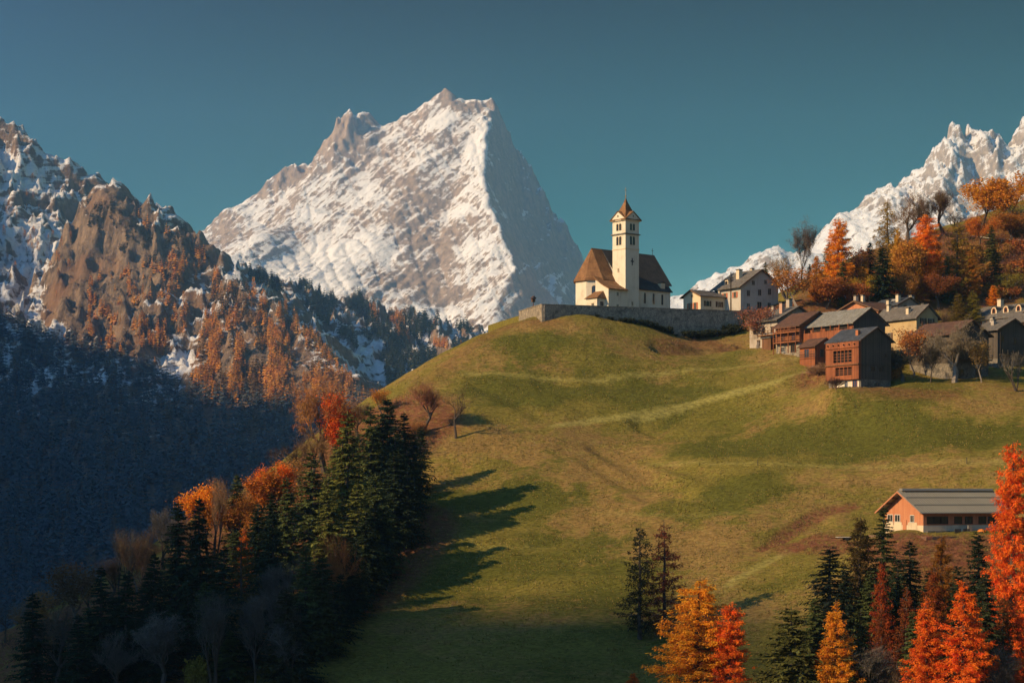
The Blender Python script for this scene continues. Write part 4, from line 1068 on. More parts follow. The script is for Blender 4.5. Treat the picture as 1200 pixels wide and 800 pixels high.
 (('thin_larch', 1), 750, 618, 748, 44, (0.030, 0.034, 0.018), LA, 'dark thin larch, left of the two dark ones on the lower meadow'),
 (('thin_larch', 0), 778, 615, 745, 54, (0.19, 0.060, 0.035), LA, 'reddish thin larch, right of the two on the lower meadow'),
 (('big_larch', 0), 816, 680, 860, 96, (0.80, 0.35, 0.030), LA, 'big golden larch at the bottom centre'),
 (('big_larch', 1), 855, 708, 865, 48, (0.84, 0.185, 0.024), LA, 'red orange larch leaning on the big golden one'),
 (('larch', 1), 742, 788, 835, 26, (0.62, 0.15, 0.02), LA, 'orange larch tip at the bottom left of the golden larch'),
 (('spruce', 4), 931, 712, 860, 92, (0.085, 0.085, 0.024), SP, 'wide olive spruce at the bottom right of centre'),
 (('spruce', 2), 973, 639, 760, 62, (0.014, 0.020, 0.016), SP, 'blackish spruce beside the dirt bank'),
 (('big_larch', 2), 982, 706, 860, 62, (0.74, 0.30, 0.028), LA, 'golden larch between two olive spruces'),
 (('spruce', 3), 1008, 714, 850, 46, (0.055, 0.06, 0.022), SP, 'slender olive spruce right of the golden larch'),
 (('larch', 1), 1008, 607, 740, 48, (0.085, 0.058, 0.020), LA, 'brown olive larch left of the barn spruce'),
 (('spruce', 1), 1035, 594, 738, 50, (0.040, 0.050, 0.018), SP, 'tall green spruce at the left gable of the barn'),
 (('spruce', 0), 1066, 634, 750, 44, (0.018, 0.028, 0.018), SP, 'dark spruce in front of the barn bank'),
 (('larch', 2), 1033, 660, 780, 34, (0.36, 0.075, 0.02), LA, 'deep red larch below the green spruce'),
 (('larch', 0), 1064, 688, 800, 34, (0.24, 0.070, 0.022), LA, 'rust brown pointed larch in the dark thicket'),
 (('larch', 2), 1035, 715, 815, 34, (0.22, 0.065, 0.022), LA, 'small rust larch below the deep red larch'),
 (('big_larch', 2), 1103, 629, 755, 50, (0.27, 0.115, 0.022), LA, 'golden brown larch in front of the barn'),
 (('spruce', 2), 1146, 622, 765, 44, (0.022, 0.034, 0.018), SP, 'dark spruce left of the tallest orange larch'),
 (('spruce', 0), 1156, 672, 820, 50, (0.040, 0.048, 0.024), SP, 'grey green spruce in front of the dark spruce'),
 (('big_larch', 1), 1186, 521, 775, 52, (0.86, 0.185, 0.026), LA, 'tallest glowing orange larch at the right edge'),
 (('big_larch', 2), 1127, 682, 865, 80, (0.84, 0.185, 0.024), LA, 'wide glowing orange larch in the lower right'),
 (('big_larch', 2), 1088, 702, 865, 62, (0.80, 0.180, 0.024), LA, 'red orange larch left of the wide glowing one'),
 (('larch', 1), 1094, 668, 790, 40, (0.28, 0.075, 0.02), LA, 'dull red larch behind the wide glowing larches'),
 (('bare', 0), 1164, 752, 850, 66, TG, BT, 'grey bare tree in the lower right corner'),
 (('bare', 2), 1018, 752, 850, 60, TG, BT, 'grey bare tree right of the slender olive spruce'),
 (('larch', 0), 1195, 770, 850, 40, (0.60, 0.11, 0.02), LA, 'orange larch cut by the lower right corner'),
 (('bare', 1), 1052, 770, 850, 60, (0.13, 0.09, 0.06), BT, 'brown bare tree left of the red orange larches'),
 (('spruce', 3), 960, 742, 850, 50, (0.03, 0.036, 0.02), SP, 'shaded spruce behind the wide olive spruce'),
 (('larch', 1), 1176, 700, 800, 44, (0.20, 0.075, 0.025), LA, 'brown larch under the tallest orange larch'),
]
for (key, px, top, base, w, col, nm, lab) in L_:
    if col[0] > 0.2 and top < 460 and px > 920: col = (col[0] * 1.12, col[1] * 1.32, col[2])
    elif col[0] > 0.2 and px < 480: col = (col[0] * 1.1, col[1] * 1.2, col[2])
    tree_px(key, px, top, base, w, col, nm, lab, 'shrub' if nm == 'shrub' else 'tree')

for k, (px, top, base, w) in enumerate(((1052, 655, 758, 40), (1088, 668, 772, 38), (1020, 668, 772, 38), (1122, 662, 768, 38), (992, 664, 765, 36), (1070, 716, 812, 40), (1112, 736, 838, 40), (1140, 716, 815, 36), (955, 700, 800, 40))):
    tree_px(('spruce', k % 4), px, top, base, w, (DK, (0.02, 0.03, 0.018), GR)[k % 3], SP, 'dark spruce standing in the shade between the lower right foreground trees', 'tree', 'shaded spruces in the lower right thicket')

# ---- thin brownish trees that close the skyline of the wood
for k, (px, top, base, w) in enumerate(((106, 672, 722, 40), (127, 652, 708, 40), (161, 634, 694, 38), (178, 618, 684, 36), (214, 604, 670, 36), (228, 600, 664, 34), (291, 570, 622, 38), (304, 562, 612, 36), (340, 536, 582, 38), (364, 500, 562, 44), (418, 470, 520, 36), (52, 690, 744, 40), (28, 705, 752, 36))):
    tree_px((('bare', 0), ('bare', 2), ('leafy_open', 1))[k % 3], px, top, base, w, ((0.26, 0.15, 0.07), (0.20, 0.12, 0.07), (0.36, 0.19, 0.06))[k % 3], BT, 'thin brownish tree along the upper edge of the wood on the left', 'tree', 'thin brownish trees along the edge of the wood')
for k, (px, base, h_) in enumerate(((452, 660, 84), (438, 690, 80), (424, 715, 78), (472, 610, 88), (405, 748, 76), (386, 770, 78))):
    tree_px(('spruce', (k + 1) % 4), px - 6, base - h_, base, 38, (DK, GR)[k % 2], SP, 'dark spruce packed among others inside the shaded wood on the left', 'tree', 'spruces inside the wood')

# ---- the packed inside of the wood, where one spruce cannot be told from the next
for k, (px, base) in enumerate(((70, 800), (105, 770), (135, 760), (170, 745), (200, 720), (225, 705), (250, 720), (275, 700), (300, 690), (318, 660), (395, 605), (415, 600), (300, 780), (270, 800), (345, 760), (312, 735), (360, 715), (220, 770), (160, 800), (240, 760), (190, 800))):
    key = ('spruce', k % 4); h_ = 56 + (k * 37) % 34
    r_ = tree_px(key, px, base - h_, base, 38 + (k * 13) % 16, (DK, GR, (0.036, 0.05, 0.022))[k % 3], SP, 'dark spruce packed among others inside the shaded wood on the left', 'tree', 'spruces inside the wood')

# ---- thickets: one mass each, too dense to count
def merged(name, spots, keys, cols, label, kind='stuff', hmul=1.0):
    """crowns and trunks of many shrubs joined as one mass per colour"""
    for ci, col in enumerate(cols):
        V, Q, T, n = [], [], [], 0
        for i, (x, y, z, h) in enumerate(spots):
            if i % len(cols) != ci: continue
            key = keys[i % len(keys)]
            me = PROTO[key][1]
            if key not in CACHE:
                v = np.zeros(len(me.vertices) * 3, np.float32); me.vertices.foreach_get('co', v)
                lt = np.zeros(len(me.polygons), np.int32); me.polygons.foreach_get('loop_total', lt)
                lv = np.zeros(len(me.loops), np.int32); me.loops.foreach_get('vertex_index', lv)
                st = np.concatenate([[0], np.cumsum(lt)[:-1]])
                CACHE[key] = (v.reshape(-1, 3), lv[st[lt == 4][:, None] + np.arange(4)], lv[st[lt == 3][:, None] + np.arange(3)] if (lt == 3).any() else np.zeros((0, 3), np.int32))
            v, q, t = CACHE[key]
            a = RS.rand() * 6.28; s = h / SIZE[key][0]; sw = s * RS.uniform(0.9, 1.5)
            c, s_ = math.cos(a), math.sin(a)
            V.append(np.stack([(v[:, 0] * c - v[:, 1] * s_) * sw + x, (v[:, 0] * s_ + v[:, 1] * c) * sw + y, v[:, 2] * s + z], 1))
            Q.append(q + n); T.append(t + n); n += len(v)
        if not V: continue
        me = mesh_np(name, np.concatenate(V), [f for f in (np.concatenate(Q), np.concatenate(T)) if len(f)], PROTO[keys[0]][1].materials[0])
        o = link(bpy.data.objects.new(name, me)); o.color = col + (1,)
        tag(o, label, kind=kind)
CACHE = {}
def scatter(poly, n, h0, h1, jit=0.0):
    """n spots on the hill inside a pixel polygon"""
    P = np.array(poly, float); lo, hi = P.min(0), P.max(0); out = []
    while len(out) < n:
        c = RS.uniform(lo, hi, (n * 2, 2))
        ins = np.zeros(len(c), bool); j = len(P) - 1
        for i in range(len(P)):
            cr = ((P[i, 1] > c[:, 1]) != (P[j, 1] > c[:, 1])) & (c[:, 0] < (P[j, 0] - P[i, 0]) * (c[:, 1] - P[i, 1]) / (P[j, 1] - P[i, 1] + 1e-9) + P[i, 0])
            ins ^= cr; j = i
        for p in hits(c[ins]): out.append((p[0], p[1], p[2] - 0.15, RS.uniform(h0, h1)))
    return out[:n]
# ------------------------------------------------------------------ brush on the hill and far forests
POLY_RED = [(925, 352), (985, 322), (1040, 290), (1090, 276), (1140, 262), (1200, 246), (1200, 352), (1100, 352), (1000, 352)]
merged('thicket', scatter(POLY_RED, 330, 2.0, 4.6), [('brush', 0), ('brush', 1)], [(0.25, 0.105, 0.055), (0.19, 0.075, 0.045), (0.30, 0.15, 0.06)], 'reddish brown leafless brush covering the slope behind the village')
merged('thicket', scatter([(925, 360), (1000, 335), (1100, 310), (1200, 290), (1200, 350), (1100, 355), (1000, 356)], 120, 2.2, 4.5), [('leaf_brush', 0)], [(0.34, 0.115, 0.035), (0.30, 0.16, 0.04)], 'orange leafed scrub among the brown brush behind the village')
merged('bracken', scatter([(1040, 632), (1170, 630), (1165, 690), (1100, 690), (1045, 668)], 190, 0.7, 1.7), [('brush', 1), ('brush', 0)], [(0.26, 0.10, 0.06), (0.33, 0.15, 0.08)], 'reddish dead bracken on the bank below the barn')
merged('bracken', scatter([(925, 646), (950, 632), (985, 634), (1000, 650), (960, 655)], 60, 0.5, 1.1), [('brush', 1)], [(0.28, 0.12, 0.07)], 'reddish brush on the dirt bank left of the barn')
merged('undergrowth', scatter([(960, 700), (1040, 690), (1200, 700), (1200, 830), (1040, 840), (930, 830)], 130, 1.5, 4.5), [('brush', 0), ('brush', 1)], [(0.09, 0.065, 0.045), (0.16, 0.07, 0.035)], 'dark leafless undergrowth between the foreground trees')
merged('undergrowth', scatter([(20, 742), (120, 712), (240, 665), (345, 580), (430, 510), (462, 520), (450, 660), (370, 800), (60, 812), (10, 770)], 300, 1.5, 4.0), [('brush', 0), ('brush', 1)], [(0.075, 0.058, 0.045), (0.06, 0.05, 0.03)], 'dark leafless undergrowth beneath the wood on the left')
merged('hedge', scatter([(938, 442), (955, 434), (985, 428), (990, 436), (960, 442)], 26, 0.8, 1.7), [('brush', 1)], [(0.33, 0.17, 0.12)], 'dry pinkish hedge on the meadow left of the red hut')
merged('weeds', scatter([(780, 400), (870, 398), (868, 412), (800, 412)], 60, 0.4, 1.1), [('brush', 0)], [(0.24, 0.12, 0.075), (0.10, 0.075, 0.05)], 'dry reddish weeds on the brow below the churchyard wall')
merged('weeds', scatter([(1000, 456), (1130, 458), (1125, 466), (1000, 464)], 46, 0.35, 0.9), [('brush', 1)], [(0.27, 0.13, 0.065)], 'dry weeds along the meadow edge in front of the hut')
merged('weeds', scatter([(640, 378), (870, 386), (868, 392), (640, 382)], 50, 0.3, 0.8), [('brush', 0)], [(0.10, 0.085, 0.045)], 'low dry weeds along the foot of the churchyard wall')
merged('ivy', [(x, y, on_ground(x, y) - 0.1, h) for x, y, h in [(53.3 - 46.65 * u, 441.5 - 23.5 * u - 0.9, RS.uniform(0.8, 2.6) * (1.1 - u)) for u in RS.uniform(0, 0.75, 80)]], [('leaf_brush', 0)], [(0.035, 0.040, 0.022)], 'dark ivy and bushes against the shaded churchyard wall')

# grass tussocks that roughen the near meadow
def tussocks():
    n = 110000
    px = RS.uniform(-20, 1220, n * 2); py = RS.uniform(370, 830, n * 2)
    x, y, z, ok = ground_hf.hit(px, py, 228, 545, 320)
    x, y, z = x[ok][:n], y[ok][:n], z[ok][:n]; k = len(x)
    trk = HF(gx, gy, track)(x, y)
    keep = (fbm(x / 9, y / 7, 3, 0.55, 91) > -0.12) & (trk < 0.3)
    x, y, z = x[keep], y[keep], z[keep]; k = len(x)
    h = RS.uniform(0.10, 0.30, k); a = RS.rand(k) * 6.28; w = RS.uniform(0.15, 0.45, k)
    P = np.stack([x, y, z], 1); S = np.stack([np.cos(a), np.sin(a), 0 * a], 1) * w[:, None] * 0.5
    ln = np.stack([RS.normal(0, .5, k), RS.normal(0, .5, k), np.ones(k)], 1) * h[:, None]
    g = Geo(); P[:, 2] -= 0.05
    g.tris(np.stack([P - S, P + S, P + ln], 1))
    t = NT('grass_tuft'); p = t.pos(); ri = t.new('ShaderNodeNewGeometry').outputs['Random Per Island']
    n1 = t.noise(p, 0.16, 4, 0.6)
    c = t.mix(t.ss(t.math('ADD', t.math('MULTIPLY', ri, 0.6), n1), 0.55, 1.0), (0.16, 0.155, 0.034), (0.30, 0.22, 0.07))
    d = t.new('ShaderNodeBsdfDiffuse'); t.lk(c, d.inputs['Color'])
    tr = t.new('ShaderNodeBsdfTranslucent'); t.lk(c, tr.inputs['Color'])
    mx = t.new('ShaderNodeMixShader'); mx.inputs[0].default_value = 0.35
    t.lk(d.outputs[0], mx.inputs[1]); t.lk(tr.outputs[0], mx.inputs[2]); t.lk(mx.outputs[0], t.out.inputs['Surface'])
    o = link(bpy.data.objects.new('grass', g.mesh('grass', t.m))); tag(o, 'short tufted grass of the grazed meadow', kind='stuff')
tussocks()

def far_larch(seed):
    rs = np.random.RandomState(seed); g = Geo(); n = 120; H, R = 18.0, 3.0
    t = rs.rand(n) ** 0.8 * 0.92 + 0.06; a = rs.rand(n) * 6.28; r = R * (1 - t) ** 0.75 * rs.uniform(0.25, 1.0, n)
    P = np.stack([np.cos(a) * r, np.sin(a) * r, t * H], 1)
    D = unit(np.stack([np.cos(a), np.sin(a), rs.normal(-0.5, .4, n)], 1)); L = rs.uniform(0.9, 2.0, n)
    g.quads(cards(P, D, unit(rs.normal(0, 1, (n, 3))), L, L * 0.6)); nq = n
    g.tubes(np.array([[0, 0, -1.0]]), np.array([[0, 0, H]]), np.array([0.25]), np.array([0.04]), 4)
    me = g.mesh('far_larch', M_LARCH); me.materials.append(M_BARK)
    idx = np.zeros(len(me.polygons), np.int32); idx[nq:] = 1; me.polygons.foreach_set('material_index', idx)
    return me
FAR = [far_larch(300 + k) for k in range(4)]

def in_poly(P, c):
    P = np.array(P, float); ins = np.zeros(len(c), bool); j = len(P) - 1
    for i in range(len(P)):
        ins ^= ((P[i, 1] > c[:, 1]) != (P[j, 1] > c[:, 1])) & (c[:, 0] < (P[j, 0] - P[i, 0]) * (c[:, 1] - P[i, 1]) / (P[j, 1] - P[i, 1] + 1e-9) + P[i, 0]); j = i
    return ins
def cliff_spots(poly, n, hf=None, clump=None):
    hf = hf or cliff_hf; P = np.array(poly, float)
    c = RS.uniform(P.min(0), P.max(0), (n * 8, 2)); c = c[in_poly(poly, c)]
    if clump is not None: c = c[fbm(c[:, 0] / 28, c[:, 1] / 34, 3, 0.6, clump) > 0.02]
    c = c[:n]
    x, y, z, ok = hf.hit(c[:, 0], c[:, 1], 1090, 3420, 700)
    return np.stack([x, y, z], 1)[ok]

ZONES = [
    ([(252, 318), (300, 345), (345, 372), (385, 412), (415, 455), (400, 470), (340, 475), (240, 470), (222, 440), (240, 380)], 130, 101, (10, 22), 'orange larch on the sunlit rocky spur above the valley', 'larches on the sunlit spur'),
    ([(105, 330), (215, 300), (225, 360), (205, 430), (120, 415), (100, 390)], 55, 103, (8, 18), 'small orange larch on the foot of the brown cliff', 'larches on the cliff'),
    ([(0, 200), (60, 210), (100, 270), (75, 350), (0, 340)], 40, 105, (8, 16), 'small orange larch on the snowy far left peak', 'larches on the far left peak'),
    ([(432, 364), (480, 372), (548, 392), (540, 412), (500, 405), (450, 395)], 45, 107, (10, 20), 'orange larch on the second sunlit spur left of the hill crest', 'larches on the second spur'),
]
for poly, n, cl, (h0, h1), lab, grp in ZONES:
    for (x, y, z) in cliff_spots(poly, n, None, cl):
        o = bpy.data.objects.new('larch_tree', FAR[RS.randint(4)]); link(o)
        s = RS.uniform(h0, h1) / 18.0
        o.location = (x, y, z - 0.3); o.scale = (s * RS.uniform(.9, 1.3),) * 2 + (s,); o.rotation_euler = (0, 0, RS.rand() * 6.28)
        k = RS.rand(); c0, c1 = np.array((0.66, 0.30, 0.05)), np.array((0.44, 0.20, 0.06))
        o.color = tuple(c0 * k + c1 * (1 - k)) + (1,)
        tag(o, lab, 'tree', grp)

def far_mass(name, spots, hs, col, label, kind='spruce'):
    """one mesh of many small conifers, each of tiers of drooping cards"""
    g = Geo()
    k = len(spots); H = RS.uniform(hs[0], hs[1], k); tiers = 5
    for t in range(tiers):
        f = t / tiers
        for q in range(5):
            a = RS.rand(k) * 6.28 + q * 1.2566; R = H * 0.19 * (1 - f) ** 0.8 * RS.uniform(0.7, 1.2, k) + 0.4
            out = np.stack([np.cos(a), np.sin(a), np.full(k, -0.55)], 1)
            P = spots + np.stack([np.zeros(k), np.zeros(k), H * (0.16 + f * 0.84)], 1)
            g.quads(cards(P, unit(out), unit(np.stack([np.cos(a) * .5, np.sin(a) * .5, np.ones(k)], 1) + RS.normal(0, .25, (k, 3))), R * 1.4, R * 1.25))
    g.tubes(spots - [[0, 0, 1.0]], spots + np.stack([np.zeros(k), np.zeros(k), H * 1.0], 1), H * 0.012, H * 0.003, 3)
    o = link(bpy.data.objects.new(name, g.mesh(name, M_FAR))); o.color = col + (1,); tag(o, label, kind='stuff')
LOW = [(-30, 352), (60, 392), (130, 412), (215, 452), (330, 474), (420, 470), (480, 480), (520, 540), (420, 640), (330, 760), (-30, 770)]
far_mass('forest', cliff_spots(LOW, 4200), (13, 24), (0.095, 0.110, 0.115), 'dark spruce forest in the shaded valley below the cliffs')  # valley haze is put into this pale blue-grey needle colour
far_mass('forest', cliff_spots(LOW, 1500, None, 141), (10, 18), (0.16, 0.11, 0.06), 'pale bare larches among the shaded valley forest')
far_mass('forest', cliff_spots([(256, 308), (345, 330), (430, 346), (548, 382), (590, 402), (560, 420), (470, 470), (410, 400), (340, 352)], 1500, None, 121), (11, 20), (0.035, 0.042, 0.024), 'dark spruce forest on the shaded ridge under the snow mountain')
far_mass('forest', cliff_spots(ZONES[0][0], 420, None, 131), (9, 18), (0.16, 0.09, 0.035), 'brownish conifers mixed among the larches of the sunlit spur')
far_mass('forest', cliff_spots([(100, 235), (165, 240), (215, 260), (250, 310), (225, 330), (150, 300), (105, 290)], 150, None, 151), (7, 14), (0.07, 0.06, 0.035), 'scattered dark conifers on top of the rock bastion')

far_mass('larch_forest', np.concatenate([cliff_spots(ZONES[0][0], 950, None, 101), cliff_spots(ZONES[1][0], 200, None, 103), cliff_spots(ZONES[3][0], 260, None, 107), cliff_spots([(160, 250), (240, 300), (245, 340), (200, 330)], 60, None, 109)]), (8, 17), (0.62, 0.27, 0.055), 'dense golden orange larch wood covering the sunlit lower slopes')
far_mass('larch_forest', cliff_spots([(380, 440), (430, 470), (480, 500), (430, 540), (380, 500)], 160), (12, 20), (0.44, 0.21, 0.07), 'orange brown larches on the spur edge just behind the wooded crest')
# ------------------------------------------------------------------ buildings
PL_WHITE = m_plaster('white_plaster', (0.66, 0.58, 0.45), (0.36, 0.28, 0.19), 0.5)
PL_GREY = m_plaster('grey_plaster', (0.44, 0.40, 0.34), (0.25, 0.21, 0.17), 0.6)
PL_YELLOW = m_plaster('ochre_plaster', (0.46, 0.33, 0.165), (0.26, 0.18, 0.10), 0.8)
PL_CREAM = m_plaster('cream_plaster', (0.62, 0.50, 0.34), (0.34, 0.25, 0.17), 0.5)
PL_OLD = m_plaster('old_stained_plaster', (0.40, 0.34, 0.27), (0.17, 0.13, 0.10), 0.8)
ST_WALL = m_stone('rubble_stone', (0.22, 0.185, 0.14), (0.36, 0.30, 0.22), 1.6)
ST_DARK = m_stone('dark_rubble_stone', (0.13, 0.115, 0.095), (0.24, 0.21, 0.17), 1.8)
WD_RED = m_wood('sunburnt_red_timber', (0.11, 0.038, 0.020), (0.35, 0.12, 0.05), 4.0)
WD_BROWN = m_wood('brown_timber', (0.085, 0.042, 0.022), (0.22, 0.105, 0.05), 4.0)
WD_GREY = m_wood('weathered_grey_timber', (0.040, 0.035, 0.030), (0.13, 0.105, 0.082), 3.6)
WD_LOG = m_wood('horizontal_log_timber', (0.09, 0.035, 0.018), (0.30, 0.115, 0.05), 3.4, 'x')
WD_NEW = m_wood('new_larch_cladding', (0.36, 0.13, 0.065), (0.52, 0.235, 0.12), 5.0)
RF_SLATE = m_roof('dark_slate_roof', (0.040, 0.046, 0.055), (0.105, 0.115, 0.13), 2.6, None, 0.55)
RF_PALE = m_roof('pale_shingle_roof', (0.17, 0.165, 0.145), (0.33, 0.315, 0.27), 2.2, (0.17, 0.16, 0.08))
RF_BROWN = m_roof('brown_shingle_roof', (0.075, 0.042, 0.030), (0.19, 0.095, 0.058), 2.2)
RF_GREY = m_roof('grey_shingle_roof', (0.10, 0.09, 0.078), (0.22, 0.195, 0.165), 2.2, (0.14, 0.10, 0.06))
RF_CHURCH = m_roof('church_larch_shingles', (0.17, 0.075, 0.028), (0.36, 0.185, 0.075), 2.4)
RF_NAVE = m_roof('nave_dark_shingles', (0.042, 0.040, 0.038), (0.10, 0.09, 0.08), 2.4)
RF_METAL = m_plain('ribbed_metal_sheet', (0.30, 0.285, 0.235), 0.42, 0.5, 0.35, 0.4, 0.25)
M_DARK = m_plain('dark_wood_and_opening_shade', (0.030, 0.022, 0.018), 0.7, 0.2)  # real dark paint, also the painted-in shade of the hut and loft openings
M_TRIM = m_plain('bare_trim_wood', (0.16, 0.085, 0.045), 0.8, 0.2)
M_SHUT = m_plain('red_shutter_paint', (0.46, 0.10, 0.035), 0.6, 0.3)
M_SHUT_BR = m_plain('brown_shutter_paint', (0.10, 0.055, 0.03), 0.7, 0.2)
M_FRAME = m_plain('stone_window_surround', (0.42, 0.35, 0.26), 0.9, 0.1)
M_WHITE = m_plain('white_paint', (0.62, 0.58, 0.50), 0.6, 0.3)
M_IRON = m_plain('dark_iron', (0.03, 0.028, 0.026), 0.5, 0.4, 0.6)
M_GILT = m_plain('weathered_gilding', (0.42, 0.27, 0.08), 0.4, 0.5, 0.7)
M_ORANGE = m_plain('orange_paint', (0.62, 0.19, 0.02), 0.5, 0.4)
M_REDP = m_plain('faded_red_paint', (0.36, 0.08, 0.04), 0.6, 0.3)
M_STEEL = m_plain('galvanised_steel', (0.42, 0.41, 0.38), 0.45, 0.5, 0.6)
M_GLASS = m_glass()
M_RUBBER = m_plain('black_rubber', (0.02, 0.02, 0.02), 0.8, 0.2)

class MB:
    """collects closed solids and builds them as one mesh object"""
    def __init__(s): s.v, s.f = [], []
    def add(s, V, Fc):
        n = len(s.v); s.v += [tuple(p) for p in V]; s.f += [tuple(i + n for i in f) for f in Fc]; return s
    def box(s, lo, hi):
        (a, b, c), (d, e, f) = lo, hi
        return s.add([(a, b, c), (d, b, c), (d, e, c), (a, e, c), (a, b, f), (d, b, f), (d, e, f), (a, e, f)],
                     [(0, 3, 2, 1), (4, 5, 6, 7), (0, 1, 5, 4), (1, 2, 6, 5), (2, 3, 7, 6), (3, 0, 4, 7)])
    def prism(s, prof, a, b, axis='y'):
        """2-D outline (counter-clockwise in (c,z)) pushed along an axis from a to b"""
        k = len(prof); mk = (lambda c, z, t: (c, t, z)) if axis == 'y' else (lambda c, z, t: (t, c, z))
        V = [mk(c, z, a) for c, z in prof] + [mk(c, z, b) for c, z in prof]
        Fc = [tuple(range(k)), tuple(range(2 * k - 1, k - 1, -1))] + [(i, k + i, k + (i + 1) % k, (i + 1) % k) for i in range(k)]
        return s.add(V, Fc)
    def cyl(s, p, q, r0, r1=None, n=8):
        r1 = r0 if r1 is None else r1
        p, q = Vector(p), Vector(q); d = (q - p).normalized()
        u = d.cross(Vector((0, 0, 1)) if abs(d.z) < .9 else Vector((1, 0, 0))).normalized(); w = d.cross(u)
        V = [p + (u * math.cos(k * 2 * PI / n) + w * math.sin(k * 2 * PI / n)) * r0 for k in range(n)] + [q + (u * math.cos(k * 2 * PI / n) + w * math.sin(k * 2 * PI / n)) * r1 for k in range(n)]
        return s.add(V, [tuple(range(n - 1, -1, -1)), tuple(range(n, 2 * n))] + [(k, (k + 1) % n, n + (k + 1) % n, n + k) for k in range(n)])
    def build(s, name, mat, parent=None, smooth=False):
        me = bpy.data.meshes.new(name); me.from_pydata(s.v, [], s.f)
        bm = bmesh.new(); bm.from_mesh(me); bmesh.ops.recalc_face_normals(bm, faces=bm.faces); bm.to_mesh(me); bm.free()
        me.materials.append(mat)
        return link(bpy.data.objects.new(name, me), parent)

def arch(w, h, n=7):
    """outline of a round-headed opening, (c,z), foot centre at 0"""
    r = w / 2
    return [(-r, 0), (r, 0)] + [(r * math.cos(a), h - r + r * math.sin(a)) for a in np.linspace(0, PI, n)]

def window(root, face, u, z, w, h, frame=M_FRAME, shut=None, arched=False, sill=True, name='window', fw=0.10, at_=0.0, glass=M_GLASS):
    """face 'R': on the plane y=at_, u along x; face 'L': on the plane x=at_, u along y. Frame ring stands proud, pane inside it is a sub-part"""
    ax = 'y' if face == 'R' else 'x'
    def bx(mb, u0, u1, z0, z1, d0, d1):
        if face == 'R': mb.box((u0, at_ - d1, z0), (u1, at_ - d0, z1))
        else: mb.box((at_ - d1, u0, z0), (at_ - d0, u1, z1))
    m = MB()
    if arched:
        o = arch(w + 2 * fw, h + fw); i = arch(w, h); k = len(o)
        tr = lambda c, zz, d: ((u + c, at_ - d, z + zz) if face == 'R' else (at_ - d, u + c, z + zz))
        V = [tr(c, zz, 0.0) for c, zz in o] + [tr(c, zz, 0.0) for c, zz in i] + [tr(c, zz, 0.09) for c, zz in o] + [tr(c, zz, 0.09) for c, zz in i]
        Fc = []
        for a in range(k):
            b = (a + 1) % k
            Fc += [(a, b, k + b, k + a), (2 * k + a, 2 * k + b, 3 * k + b, 3 * k + a), (a, b, 2 * k + b, 2 * k + a), (k + a, k + b, 3 * k + b, 3 * k + a)]
        m.add(V, Fc)
    else:
        bx(m, u - w / 2 - fw, u + w / 2 + fw, z + h, z + h + fw, 0.0, 0.08); bx(m, u - w / 2 - fw, u - w / 2, z, z + h, 0.0, 0.08); bx(m, u + w / 2, u + w / 2 + fw, z, z + h, 0.0, 0.08)
        bx(m, u - w / 2 - fw - 0.04 * sill, u + w / 2 + fw + 0.04 * sill, z - fw, z, 0.0, 0.08 + 0.06 * sill)
        bx(m, u - 0.035, u + 0.035, z, z + h, 0.03, 0.06)
    f = m.build(name, frame, root)
    p = MB()
    if arched: p.prism([(u + c, z + zz) for c, zz in arch(w, h)], at_ - 0.025, at_ - 0.004, ax)
    else: bx(p, u - w / 2, u + w / 2, z, z + h, 0.004, 0.028)
    p.build('pane', glass, f)
    if shut:
        for s_ in (-1, 1):
            q = MB(); c = u + s_ * (w / 2 + fw + w * 0.25 + 0.03); bx(q, c - w * 0.25, c + w * 0.25, z - 0.03, z + h + 0.03, 0.004, 0.06); q.build('shutter', shut, f)
    return f

def chimney(roof, x, y, z0, z1, w=0.7, mat=None, cap=True, d=None):
    d = d or w
    m = MB().box((x - w / 2, y - d / 2, z0), (x + w / 2, y + d / 2, z1)); c = m.build('chimney', mat or PL_CREAM, roof); 
    if cap: MB().box((x - w / 2 - .12, y - d / 2 - .12, z1 + .18), (x + w / 2 + .12, y + d / 2 + .12, z1 + .28)).box((x - w / 2, y - d / 2, z1 + .003), (x - w / 2 + .12, y + d / 2, z1 + .178)).box((x + w / 2 - .12, y - d / 2, z1 + .003), (x + w / 2, y + d / 2, z1 + .178)).build('chimney_cap', ST_DARK, roof)
    return c

def slab(top, t):
    """thick roof outline from its upper chain of (c,z) points"""
    return list(top) + [(c, z - t) for c, z in reversed(top)]

